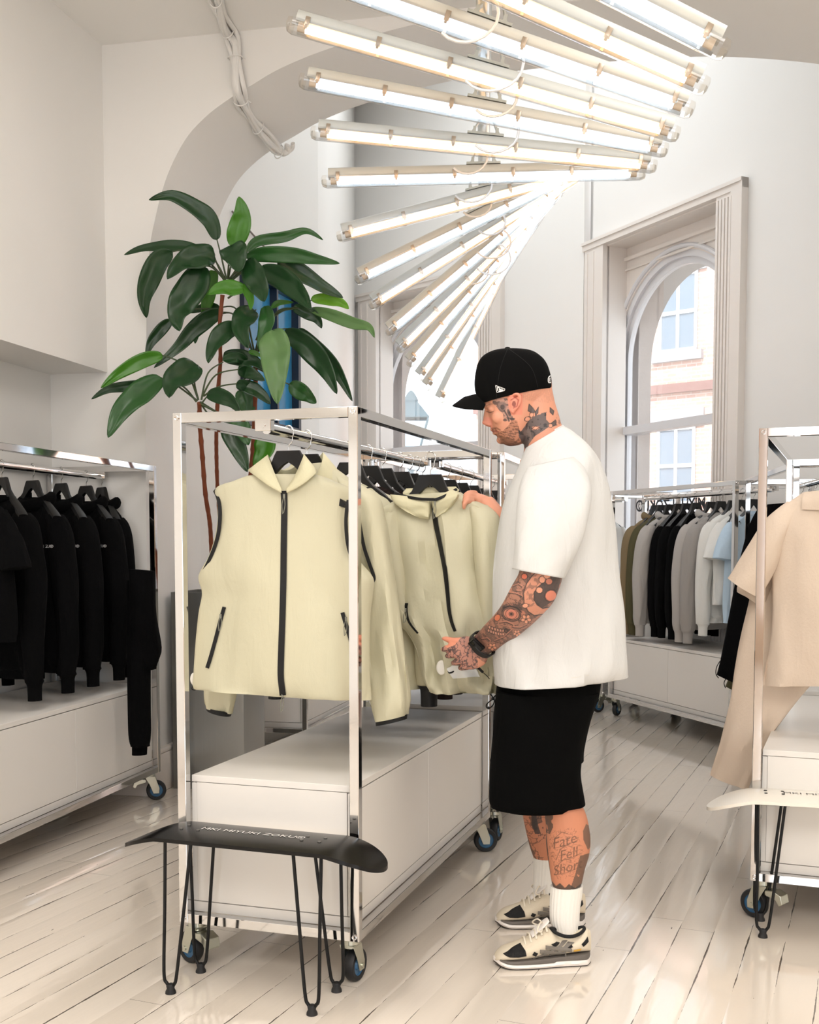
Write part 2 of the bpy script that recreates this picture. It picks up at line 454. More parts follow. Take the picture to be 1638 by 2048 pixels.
def window_wall(tag, P0, d, L, c, wallname, dx=0.):
    inn = Vector((d.y, -d.x, 0))
    if inn.y > 0: inn = -inn
    HO, HI, hw, rc, zs, z0, zt = .97, .70, .78, .2, 2.80, .85, 3.76
    def Q(s, z, t=0.): return P0 + d * s - inn * t + Vector((0, 0, z))
    def slab(mb, sa, sb, za, zb, t0, t1):
        mb.prism([Q(sa, za, t0), Q(sb, za, t0), Q(sb, zb, t0), Q(sa, zb, t0)], inn * (t0 - t1)); return mb
    mb = MB()
    for a, b, za, zb in ((0, c - HO + .02, 0, ZT), (c + HO - .02, L, 0, ZT), (c - HO + .02, c + HO - .02, zt, ZT), (c - HO + .02, c + HO - .02, 0, z0 - .1)):
        slab(mb, a, b, za, zb, .12, 0)
    struct(wallname, mb, M_wall, smooth=False)
    # recessed panel with arched hole
    mb = MB(); bm = mb.bm; n = 28; ap = arch_pts(c + dx, hw, zs, n, z0)
    inner = [bm.verts.new(Q(s, z, rc)) for s, z in ap]; inner2 = [bm.verts.new(Q(s, z, rc + .06)) for s, z in ap]; outer = []
    cor = math.atan2(zt - zs, HO)
    for k, (s, z) in enumerate(ap):
        if k == 0: o_ = (c - HO, z0)
        elif k == len(ap) - 1: o_ = (c + HO, z0)
        else:
            a_ = math.pi * (k - 1) / n; vx, vz = -math.cos(a_), math.sin(a_)
            t_ = min((HO + (dx if vx < 0 else -dx)) / abs(vx) if abs(vx) > 1e-6 else 1e9, (zt - zs) / vz if vz > 1e-6 else 1e9); o_ = (c + dx + vx * t_, zs + vz * t_)
        outer.append(bm.verts.new(Q(*o_, rc)))
    for k in range(len(ap) - 1):
        bm.faces.new((inner[k], inner[k + 1], outer[k + 1], outer[k])); bm.faces.new((inner[k], inner2[k], inner2[k + 1], inner[k + 1]))
    for sg in (-1, 1):
        vs = [bm.verts.new(Q(c + sg * HO, zs + (zt - zs) * .8, rc + .001)), bm.verts.new(Q(c + sg * HO, zt, rc + .001)), bm.verts.new(Q(c + sg * HO * .8, zt, rc + .001))]; bm.faces.new(vs)
    slab(mb, c - HO, c - HO + .02, z0, zt, rc, 0); slab(mb, c + HO - .02, c + HO, z0, zt, rc, 0); slab(mb, c - HO, c + HO, zt - .01, zt + .01, rc, 0)
    slab(mb, c - HO, c + HO, z0 - .1, z0, .3, -.05)
    for za, zb, tt in ((zt - .12, zt - .09, rc - .03), (zt - .2, zt - .185, rc - .02)): slab(mb, c - HI, c + HI, za, zb, rc, tt)
    struct('window_%s_panel' % tag, mb, M_trim, smooth=False)
    # stone reveal outside
    mb = MB(); bm = mb.bm; h2 = hw - .08
    r1 = [Q(s, z, .30) for s, z in arch_pts(c + dx, h2, zs, n, z0)]; r2 = [Q(s, z, .50) for s, z in arch_pts(c + dx, h2, zs, n, z0)]
    r3 = [Q(s, z, .50) for s, z in arch_pts(c + dx, h2 + .7, zs, n, z0)]; r4 = [Q(s, z, .28) for s, z in arch_pts(c + dx, h2 + .7, zs, n, z0)]
    mb.grid([r4, r1, r2, r3]); slab(mb, c - 1, c + 1, z0 - .15, z0, .75, .28)
    struct('window_%s_stone_reveal' % tag, mb, M_stone, smooth=False)
    # casing: plain and fluted pilasters, head
    mb = MB()
    slab(mb, c - HO, c - HI, 0, zt, .02, -.045); slab(mb, c - HI - .012, c - HI, 0, zt, rc, 0)
    slab(mb, c + HI, c + HO, 0, zt, .02, -.045); slab(mb, c + HI, c + HI + .012, 0, zt, rc, 0)
    for k in range(5): slab(mb, c + HI + .012 + k * .034, c + HI + .033 + k * .034, 0, zt - .03, -.045, -.058)
    for k in range(2): slab(mb, c - HO + .04 + k * .09, c - HO + .055 + k * .09, 0, zt - .03, -.045, -.053)
    slab(mb, c + HO - .015, c + HO + .012, 0, zt + .07, 0, -.06); slab(mb, c + HO - .11, c + HO - .015, 0, zt, -.045, -.055)
    slab(mb, c - HO - .02, c + HO + .012, zt, zt + .07, 0, -.055); slab(mb, c - HO - .02, c + HO + .012, zt + .045, zt + .07, -.055, -.068)
    struct('trim_%s' % tag, mb, M_trim, smooth=False)
    # sashes
    mb = MB(); mb.tube([Q(s, z, rc - .005) for s, z in arch_pts(c + dx, hw + .03, zs, 36, z0)], .02, 8)
    for o0, o1, t0, t1 in ((hw, hw - .05, rc + .015, rc + .05), (hw - .05, hw - .1, rc + .045, rc + .09)):
        a_ = [Q(s, z, t0) for s, z in arch_pts(c + dx, o0, zs, 36, z0)]; b_ = [Q(s, z, t0) for s, z in arch_pts(c + dx, o1, zs, 36, z0)]
        c_ = [Q(s, z, t1) for s, z in arch_pts(c + dx, o1, zs, 36, z0)]; e_ = [Q(s, z, t1) for s, z in arch_pts(c + dx, o0, zs, 36, z0)]
        mb.grid([e_, a_, b_, c_])
    zm = 2.23
    slab(mb, c + dx - hw + .02, c + dx + hw - .02, zm - .03, zm + .035, rc + .09, rc - .02); slab(mb, c + dx - hw + .02, c + dx + hw - .02, z0, z0 + .09, rc + .09, rc - .02)
    for sg in (-1, 1):
        slab(mb, *sorted((c + dx + sg * (hw - .02), c + dx + sg * (hw + .035))), zm - .06, zm + .08, rc, rc - .05)
        slab(mb, *sorted((c + dx + sg * (hw - .0), c + dx + sg * (hw + .05))), zs - .14, zs - .06, rc, rc - .03)
        slab(mb, *sorted((c + dx + sg * (hw - .08), c + dx + sg * (hw - .015))), z0, zm, rc + .06, rc - .01)
    fr = struct('window_%s' % tag, mb, mat('white_gloss_paint', (225, 225, 228), .35), ang=30)
    mb = MB(); bm = mb.bm; P = arch_pts(c + dx, hw - .06, zs, n, z0); bm.faces.new([bm.verts.new(Q(s, z, rc + .07)) for s, z in P])
    g = mb.build('pane', M_glass, fr, smooth=False, world=False)
    return Q, inn

Q2, in2 = window_wall('2', W2a, dW2, 5.6, .91, 'wall_right', -.05)
Q1, in1 = window_wall('1', Cnr, dW1, (Wc - Cnr).length, 1.06, 'wall_back', -.13)
wallquad('wall_front_right', A(5.2, 0), (A(5.2, 0) * 0 + Vector((5.6, -4.2, 0))), 0, ZT - 2, side=1)

# wall to the left of the back room with a tall blue window
def W0(s, z, t=0.): return W0s + d17.normalized() * s + Vector((0, 0, z)) + Vector((-d17.y, d17.x, 0)).normalized() * t
L0 = (W0e - W0s).length
def s_w0(px): return (w0(px) - W0s).length
sa, sb = s_w0(489), s_w0(594); zb0, zb1 = 2.02, 2.93
mb = MB()
for a, b, za, zb in ((0, sa, 0, ZT), (sb, L0, 0, ZT), (sa, sb, 0, zb0), (sa, sb, zb1, ZT)):
    mb.prism([W0(a, za), W0(b, za), W0(b, zb), W0(a, zb)], W0(0, 0, .15) - W0(0, 0))
struct('wall_alcove', mb, M_wall, smooth=False)
mb = MB()
for a, b, za, zb in ((sa - .03, sa + .03, zb0, zb1), (sb - .02, sb + .02, zb0, zb1), (sa, sb, zb1 - .03, zb1 + .02), (sa, sb, zb0 - .02, zb0 + .03), ((sa + sb) / 2 + .04, (sa + sb) / 2 + .065, zb0, zb1)):
    mb.prism([W0(a, za, -.03), W0(b, za, -.03), W0(b, zb, -.03), W0(a, zb, -.03)], W0(0, 0, .09) - W0(0, 0))
wf = struct('window_3', mb, mat('dark_blue_frame', (28, 40, 58), .3), smooth=False)
mb = MB(); mb.prism([W0(sa, zb0, .02), W0(sb, zb0, .02), W0(sb, zb1, .02), W0(sa, zb1, .02)], W0(0, 0, .01) - W0(0, 0))
def blue_glass():
    m = mat('blue_glass', (50, 130, 175), .15, var=.5, vscale=3.5, stretch=(3, 3, .8), emit=(46, 120, 165), es=.08); return m  # slight emission stands in for daylight behind the pane
mb.build('pane', blue_glass(), wf, smooth=False, world=False)
mb = MB(); mb.box2(Vector((0, 0, 0)), Vector((0, 0, 0))) if False else None
mb.bm.free()
# thin picture wire / rail running down the alcove wall
p0 = W0(.12, 0); 
mb = MB(); mb.tube([onpl(462, 425, W0s + Vector((0, 0, 0)), Vector((-d17.y, d17.x, 0)).normalized() * 1) + Vector((.01, -.02, 0)), onpl(577, 552, W0s, Vector((-d17.y, d17.x, 0)).normalized()) + Vector((.01, -.02, 0))], .006, 6)
struct('trim_3', mb, mat('grey_wire', (120, 110, 104), .5))
# shop front behind the photographer: wall with a wide opening to the street
mb = MB(); yb = -4.1
for a, b, za, zb in ((-6, -2.6, 0, 4), (2.95, 6, 0, 4), (-.9, 1.25, 0, 4), (-2.6, -.9, 0, .5), (-2.6, -.9, 3., 4), (1.25, 2.95, 0, .5), (1.25, 2.95, 3.0, 4)): mb.box2((a, yb - .2, za), (b, yb, zb))
struct('wall_front', mb, mat('beige_wall', (188, 162, 140), .7), smooth=False)

# ================================================================ street outside
def brick():
    m = bpy.data.materials.new('pale_brick'); m.use_nodes = True; nt = m.node_tree; N = nt.nodes; L = nt.links
    b = N['Principled BSDF']; tc = N.new('ShaderNodeTexCoord'); mp = N.new('ShaderNodeMapping'); mp.inputs['Rotation'].default_value = (math.radians(90), 0, 0)
    L.new(tc.outputs['Object'], mp.inputs[0]); t = N.new('ShaderNodeTexBrick'); t.inputs['Scale'].default_value = 1.
    t.inputs['Brick Width'].default_value = .24; t.inputs['Row Height'].default_value = .085; t.inputs['Mortar Size'].default_value = .01
    t.inputs['Color1'].default_value = srgb(196, 150, 134); t.inputs['Color2'].default_value = srgb(210, 168, 150); t.inputs['Mortar'].default_value = srgb(215, 200, 190)
    L.new(mp.outputs[0], t.inputs['Vector']); L.new(t.outputs[0], b.inputs['Base Color']); b.inputs['Roughness'].default_value = .9
    return m
M_brick = brick(); M_sand = mat('pale_sandstone', (150, 148, 152), .8); M_red = mat('red_stone_band', (130, 92, 86), .8); M_pane = mat('street_pane', (110, 125, 140), .15); M_wf = mat('white_sash', (235, 235, 238), .5)
def facade(label, F0, yaw, L, H, cols, rows, wname, ww=.95, wh=1.75, dp=6):
    """a brick front along +x of its own frame"""
    b = thing('brick_building', label, 'building', F0, yaw)
    m = MB(); m.box2((0, 0, 0), (L, dp, H)); m.build('wall', M_brick, b, smooth=False, world=False)
    m = MB()
    for z in rows: m.box2((0, -.12, z + wh + .75), (L, 0, z + wh + .95))
    m.build('string_course', M_red, b, smooth=False, world=False)
    for z in rows:
        for x in cols:
            m = MB(); m.box2((x - .2, -.06, z + wh), (x + ww + .2, .02, z + wh + .38)); m.box2((x - .15, -.12, z - .2), (x + ww + .15, .02, z)); f = m.build('lintel', M_sand, b, smooth=False, world=False)
            m = MB(); m.box2((x, -.02, z), (x + ww, -.004, z + wh)); m.build('pane', M_pane, f, smooth=False, world=False)
            m = MB()
            for a in (0, ww - .07, ww / 2 - .035): m.box2((x + a, -.05, z), (x + a + .07, -.02, z + wh))
            for a in (0, wh / 2 - .04, wh - .08): m.box2((x, -.055, z + a), (x + ww, -.02, z + a + .08))
            m.build('sash', M_wf, f, smooth=False, world=False)
    return b

# ================================================================ tube lights on the suspended pipe
F_k = [26, 23.2, 18.7, 15.4, 10.5, 5.5, -1.4, -14.2, -25.5, -31.5, -40, -44.5, -48.5, -53.5, -56.5, -64]
Z3 = 4.38
M_house = mat('pale_grey_housing', (206, 206, 198), .4)
M_clip = mat('steel_clip', (186, 172, 156), .35, 1.)
M_diff = glassy('clear_diffuser', (250, 250, 250), .05, .08)
M_warm = mat('warm_tube', (255, 255, 255), .5, emit=(255, 203, 150), es=7.5)
M_cool = mat('cool_tube', (255, 255, 255), .5, emit=(208, 228, 255), es=7.5)
M_cap = glassy('clear_end_cap', (246, 242, 236), .10, .1)
M_galv = mat('galvanised_pipe', (188, 190, 184), .3, .9)
M_wcab = mat('white_cable', (232, 230, 226), .5)
HX = .0653
FH = .742
CS = .76
fix0 = {}
def fixture(kind):
    t = thing('tube_light', 'x', 'light')
    L = FH
    def prof(a, b, pts):     # extrude a section (y,z) along x
        mb = MB(); mb.prism([(a, y * CS, z * CS) for y, z in pts], (b - a, 0, 0)); return mb
    prof(-L + .01, L - .01, [(-.035, .012), (-.04, .03), (-.03, .062), (-.018, .07), (.018, .07), (.03, .062), (.04, .03), (.035, .012)]).build('housing', M_house, t, world=False, ang=50)
    mb = MB(); ring = [(-.043, .02), (-.043, -.005), (-.034, -.03), (-.017, -.044), (0, -.048), (.017, -.044), (.034, -.03), (.043, -.005), (.043, .02)]; ring = [(a * CS, b * CS) for a, b in ring]
    rows = [[(x, y, z) for y, z in ring] for x in (-L, L)]; mb.grid(rows); mb.build('diffuser', M_diff, t, world=False)
    for s in (-1, 1):
        mb = MB(); rr = [[(s * L, y, z) for y, z in ring], [(s * (L + .018), y * .85, z * .85 + .002) for y, z in ring], [(s * (L + .024), y * .4, z * .4) for y, z in ring]]
        mb.grid(rr); mb.build('end_cap', M_cap, t, world=False)
    mb = MB(); mb.cyl((-L + .05, 0, -.009), (L - .05, 0, -.009), .0115, 14); mb.build('tube', M_warm if kind else M_cool, t, world=False)
    for s in (-1, 1):
        mb = MB(); mb.cyl((s * (L - .05), 0, -.009), (s * (L - .02), 0, -.009), .0115, 12); mb.box((s * (L - .03), 0, .002), (.02, .022, .03)); mb.build('lamp_holder', mat('cream_holder', (225, 205, 180), .5), t, world=False)
    for k in range(6):
        x = -L + .055 + k * (2 * L - .11) / 5
        for s in (-1, 1):
            mb = MB(); mb.box((x, s * .0345, .011), (.018, .003, .036), bev=.001); mb.box((x, s * .0358, -.008), (.010, .003, .016)); mb.build('clip', M_clip, t, world=False)
    mb = MB(); mb.box((0, 0, .058), (.16, .045, .010)); mb.box((-.05, 0, .07), (.012, .045, .03)); mb.box((.05, 0, .07), (.012, .045, .03))
    for s in (-1, 1): mb.bar((s * .06, 0, .062), (s * .03, 0, .118), .006, .03, up=(0, 1, 0))
    mb.build('bracket', M_galv, t, world=False)
    return t
def spiral_label(k):
    o = ['topmost', 'second from the top', 'third from the top', 'fourth from the top', 'fifth from the top', 'sixth from the top', 'seventh from the top', 'eighth from the top', 'ninth from the top', 'tenth from the top', 'eleventh from the top', 'sixth from the bottom', 'fourth from the bottom', 'third from the bottom', 'second from the bottom', 'lowest']
    return o[k]
AX0 = None
for k, ang in enumerate(F_k):
    Zk = Z3 * (1 + .0835 * (k - 3))
    zc = CAMH + (928 / FPX) * Z3 + .0
    # refit centre height from the pixel row
    cpy = {0: -146, 1: -26, 2: 73, 3: 157, 4: 229, 5: 297, 6: 353, 7: 397, 8: 436, 9: 470, 10: 502, 11: 530, 12: 556, 13: 580, 14: 602, 15: 622}[k]
    P = at(967 + (1 if k < 6 else 0), cpy, Zk)
    kind = k % 2
    if kind not in fix0:
        fix0[kind] = fixture(kind); t = fix0[kind]
    else:
        t = dup(fix0[kind], (0, 0, 0), 0)
    t['label'] = '%s tube light, %s in the hanging spiral' % ('warm' if kind else 'cool white', spiral_label(k))
    t['category'] = 'light'; t['group'] = 'tube lights on the suspended pipe'
    t.location = P; t.rotation_euler = (0, math.radians(ang), math.radians(0))
    RM[t.name] = Matrix.Identity(4)
    if k == 0: PA = P.copy()
    if k == 15: PB = P.copy()
up = Vector((0, 0, .146))
dd = (PB - PA).normalized()
pt = thing('light_suspension_pipe', 'galvanised pipe carrying the spiral of tube lights', 'pipe', PA + up)
mb = MB(); mb.cyl(PA + up - dd * .5, PB + up + dd * .3, .028, 18); mb.build('pipe', M_galv, pt)
for k in (1, 5, 9, 13):
    q = PA.lerp(PB, k / 15) + up; mb = MB(); mb.cyl(q, Vector((q.x, q.y, ZC if k < 6 else ZT)), .004, 8); mb.build('drop_wire', M_galv, pt)
rng = random.Random(3)
for k in range(0, 12):
    q = PA.lerp(PB, (k + .5) / 15) + up
    r = .10 + rng.random() * .05; sx = rng.choice((-1, 1)) * (.02 + rng.random() * .05); pts = []
    for j in range(15):
        a = -.4 + j / 14 * 4.6
        pts.append(q + Vector((sx + r * math.sin(a) * .75, -.05 + .1 * j / 14, -.06 - r * .75 * (1 - math.cos(a)) * .8)))
    mb = MB(); mb.tube(pts, .0055, 6); mb.build('looped_flex', M_wcab, pt)

dF = Vector((math.cos(.72), -math.sin(.72), 0))
P = at(1322, 700, 26); F0 = P - dF * 1.4; F0.z = 0
facade('brick building with white sash windows seen through the right arched window', F0, -.72, 14, 12.5, [1.35 + k * 2.35 for k in range(5)], [2.15, 5.55, 8.9], 'w')
P = at(953, 780, 30); F1 = P.copy(); F1.z = 0
facade('faint brick building seen through the left arched window behind the cap', F1, -.9, 2.6, 13, [.9], [2.2, 5.6, 9.], 'w', .9, 1.7, 2.4)
mb = MB(); mb.box((0, 30, -.6), (120, 60, .1)); o = mb.build('street_ground', mat('pale_paving', (170, 168, 165), .9), smooth=False, kind='structure')
# street lantern through the left window
P = at(822, 845, 16)
sl = thing('street_lamp', 'old street lantern with a pitched cap outside the left arched window', 'street lamp', (P.x, P.y, 0))
M_lan = mat('faded_blue_metal', (120, 150, 165), .5)
z0_ = P.z; mb = MB(); mb.tube([(P.x, P.y, -.5), (P.x, P.y, z0_ - .35)], [.07, .04], 10); mb.build('pole', M_lan, sl)
def ringsq(z, h): return [Vector((P.x + a * h, P.y + b * h, z)) for a, b in ((-1, -1), (1, -1), (1, 1), (-1, 1))]
mb = MB(); mb.grid([ringsq(z0_ + .06, .25), ringsq(z0_ + .28, .09), ringsq(z0_ + .30, .10), ringsq(z0_ + .40, .05), ringsq(z0_ + .44, .015)], True); mb.build('cap', M_lan, sl, smooth=False)
mb = MB(); a, b = ringsq(z0_ - .35, .13), ringsq(z0_ + .06, .24)
for i in range(4): mb.bar(a[i], b[i], .02); mb.bar(a[i], a[(i + 1) % 4], .02); mb.bar(b[i], b[(i + 1) % 4], .02)
mb.build('lantern_frame', M_lan, sl, smooth=False)
mb = MB(); mb.grid([a, b], True); mb.build('lantern_glass', glassy('lantern_glass', (225, 235, 240)), sl, smooth=False)
# glass door logo lettering on the right window, read from inside as mirror writing
Pw = onpl(1270, 1014, Q2(0, 0, .26), in2)
ru = Vector((dW2.x, dW2.y, 0))
mb = MB(); letters(mb, 'MIYUKI ZOKU\u00ae', .125, lambda x, y: Pw + ru * (-x + .46) + Vector((0, 0, y)), .004)
setp(mb.build('window_lettering', mat('black_vinyl', (40, 42, 48), .6), smooth=False), 'dark mirror-read lettering on the glass of the right arched window', 'lettering')

# ================================================================ clothing racks on castors
RW, RL, RT, RB, TB = .5806, 1.5677, 1.664, .138, .0285
CABZ = .585
def caster_parts(rt, x, y, turn, brake):
    """fork, tyre, hub and brake of one castor under (x,y); turn = heading of the wheel"""
    R = Matrix.Rotation(turn, 4, 'Z'); T = Matrix.Translation((x, y, 0))
    def tb(mb, name, m, par, **k):
        mb.bm.transform(T @ R); return mb.build(name, m, par, world=False, **k)
    r = .049; off = .03
    mb = MB(); mb.cyl((0, 0, RB - .016), (0, 0, RB - .002), .026, 20); mb.cyl((0, 0, RB - .028), (0, 0, RB - .016), .020, 20)
    c = tb(mb, 'caster', M_zinc, rt)
    for s in (-1, 1):
        mb = MB(); poly = [(-.024, .118), (.026, .118), (off + .016, r + .012), (off + .014, r - .014), (off - .014, r - .014), (-.002, .08)]
        mb.prism([(a, s * .021, b) for a, b in poly], (0, s * .0025, 0)); tb(mb, 'fork', M_zinc, c, bevel=.001)
        mb = MB(); mb.cyl((off, s * .02, r), (off, s * .0275, r), .007, 10); tb(mb, 'axle_bolt', M_zinc, c)
    mb = MB(); mb.box((0, 0, .119), (.048, .046, .004)); tb(mb, 'fork_plate', M_zinc, c)
    mb = MB(); ring = [(r * math.cos(a), r * math.sin(a)) for a in [k * math.pi / 16 for k in range(32)]]
    prof = [(.032, -.014), (.045, -.015), (.049, -.009), (.049, .009), (.045, .015), (.032, .014)]
    mb.grid([[(off + rr * math.cos(a), yy, r + rr * math.sin(a)) for rr, yy in prof + [prof[0]]] for a in [k * math.pi / 16 for k in range(33)]])
    tb(mb, 'tyre', M_rub, c)
    mb = MB(); prof = [(.006, -.014), (.014, -.015), (.018, -.008), (.030, -.008), (.0325, -.013), (.0325, .013), (.030, .008), (.018, .008), (.014, .015), (.006, .014)]
    mb.grid([[(off + rr * math.cos(a), yy, r + rr * math.sin(a)) for rr, yy in prof] for a in [k * math.pi / 14 for k in range(29)]])
    tb(mb, 'wheel_hub', M_blue, c)
    if brake:
        mb = MB(); mb.prism([(-.02, -.024, .108), (-.05, -.024, .112), (-.078, -.024, .10), (-.085, -.024, .072), (-.072, -.024, .064), (-.06, -.024, .082), (-.02, -.024, .092)], (0, .048, 0)); tb(mb, 'brake_pedal', M_zinc, c, bevel=.002)
def make_rack(label, group, turns=(.9, -.4, 1.1, .2)):
    """local frame: x across (near-right corner at 0, body towards -x), y along, z up"""
    t = thing('clothing_rack', label, 'clothing rack', (0, 0, 0), 0, group)
    h = TB / 2
    B = dict(world=False, smooth=False)
    for x in (-h, -RW + h):
        for y in (h, RL - h):
            MB().box((x, y, (RT + RB) / 2), (TB, TB, RT - RB), bev=.0018).build('post', M_chrome, t, **B)
    for z in (RT - h, RB + h):
        for y in (h, RL - h): MB().box((-RW / 2, y, z), (RW - 2 * TB, TB - .001, TB), bev=.0015).build('rail', M_chrome, t, **B)
        for x in (-h, -RW + h): MB().box((x, RL / 2, z), (TB - .001, RL - 2 * TB, TB), bev=.0015).build('rail', M_chrome, t, **B)
    # screws on the short ends
    for y, s in ((0, -1), (RL, 1)):
        for x in (-h, -RW + h):
            for z in (RT - h, RB + h):
                mb = MB(); yy = y; mb.tube([(x, yy - s * .001, z), (x, yy + s * .0015, z)], .0085, 16); mb.tube([(x + .006 * math.cos(a), yy + s * .003, z + .006 * math.sin(a)) for a in [k * math.pi / 8 for k in range(16)]], .0014, 6, closed=True)
                mb.build('screw', M_chrome, t, world=False)
    rod = MB().cyl((-RW / 2, .028, RT - .050), (-RW / 2, RL - .028, RT - .050), .0165, 24).build('hanging_rod', M_chrome, t, world=False)
    for y, s in ((h, -1), (RL - h, 1)):
        MB().box((-RW / 2, y, RT - TB - .0135), (.05, TB - .002, .036), bev=.0015).build('rod_bracket', M_chrome, rod, **B)
        mb = MB(); yy = y + s * (h - .001); mb.tube([(-RW / 2, yy - s * .001, RT - .044), (-RW / 2, yy + s * .002, RT - .044)], .008, 14); mb.build('screw', M_chrome, rod, world=False)
    # cabinet
    a, b, c0, c1 = -RW + TB + .002, -TB - .002, TB + .004, RL - TB - .004
    z0 = RB + TB + .001
    cab = MB().box2((a + .014, c0 + .012, z0), (b - .014, c1 - .012, CABZ - .022)).build('cabinet', M_lam, t, **B)
    MB().box2((a, c0, CABZ - .02), (b, c1, CABZ), bev=.001).build('cabinet_top', M_lam, cab, **B)
    MB().box2((a + .001, c0, z0), (b - .001, c1, z0 + .03)).build('plinth', M_lam, cab, **B)
    for x, s in ((b, 1), (a, -1)):
        m_ = (c0 + c1) / 2
        for y0, y1 in ((c0 + .001, m_ - .0012), (m_ + .0012, c1 - .001)):
            MB().box2((x - s * .016, y0, z0 + .033), (x, y1, CABZ - .0235), bev=.0008).build('door', M_lam, cab, **B)
    for y, s in ((c0, -1), (c1, 1)):
        MB().box2((a + .017, y, z0 + .033), (b - .018, y - s * .014, CABZ - .0215)).build('end_panel', M_lam, cab, **B)
    for (x, y), tn, bk in zip([(-RW + .04, .035), (-.04, .035), (-RW + .04, RL - .04), (-.04, RL - .04)], turns, (True, False, False, True)):
        caster_parts(t, x, y, tn, bk)
    return t
RG = 'chrome clothing racks on castors'
def rk_axis(yaw): return Vector((math.sin(yaw), math.cos(yaw), 0))
def put_rack(o, p, yaw):
    o.location = (p[0], p[1], 0); o.rotation_euler = (0, 0, -yaw); return o
# (near-right corner, heading)
RK = {}
def rackdef(key, p, yaw): RK[key] = (Vector((p[0], p[1], 0)), yaw)
rackdef('C', (-.1446, 3.1845), .3125)
a_ = rk_axis(.2183); rackdef('L', Vector((-1.2512, 5.6367, 0)) - a_ * RL, .2183)
rackdef('R3', (1.6977, 3.5727), .3761)
rackdef('C2', (.395, 4.76), .262)
ya = -.322; a4 = rk_axis(ya); r4 = Vector((a4.y, -a4.x, 0))
n4 = Vector((2.25, 7.0, 0)) + r4 * RW / 2; rackdef('R4', n4, ya)
rackdef('R5', Vector((1.785, 5.30, 0)) + Vector((math.cos(.15), -math.sin(.15), 0)) * RW, .15)
ya6 = -.80; a6 = rk_axis(ya6); r6 = Vector((a6.y, -a6.x, 0)); n6 = Vector((1.46, 8.52, 0)) + r6 * RW; rackdef('R6', n6, ya6)
p7 = at(612, 1200, 6.75); rackdef('R7', (p7.x, p7.y), .22)
LBL = {'C': 'chrome rack in the middle holding pale yellow jackets, black skateboard bench at its end',
       'L': 'chrome rack of black sweatshirts along the left wall',
       'R3': 'chrome rack holding beige shirts at the right edge, white skateboard bench at its end',
       'C2': 'chrome rack directly behind the middle rack, half hidden by the man',
       'R4': 'chrome rack of brown, black, grey and white tops before the right arched window',
       'R5': 'chrome rack between the right-edge rack and the window rack, holding the black coat',
       'R6': 'chrome rack with the white printed tee, mostly hidden behind the man',
       'R7': 'distant chrome rack behind the steel planter box'}
proto = make_rack(LBL['C'], RG, (2.7, 1.45, .6, .45)); put_rack(proto, *RK['C'])
RKO = {'C': proto}
for k in ('L', 'R3', 'C2', 'R4', 'R5', 'R6', 'R7'):
    o = dup(proto, (0, 0, 0), 0, label=LBL[k], group=RG); put_rack(o, *RK[k]); RKO[k] = o
def rodpt(key, y, dz=0.):
    """centre of the hanging rod of a rack, y metres from its near end"""
    p, yaw = RK[key]; a = rk_axis(yaw); r = Vector((a.y, -a.x, 0)); return p + a * y - r * RW / 2 + Vector((0, 0, RT - .050 + dz))
def rod_y(key, px):
    """distance along the rod where it passes pixel column px"""
    lo, hi = -.3, RL + .3
    f = lambda y: to_px(rodpt(key, y))[0]
    s = f(hi) > f(lo)
    for _ in range(40):
        m = (lo + hi) / 2
        if (f(m) < px) == s: lo = m
        else: hi = m
    return lo

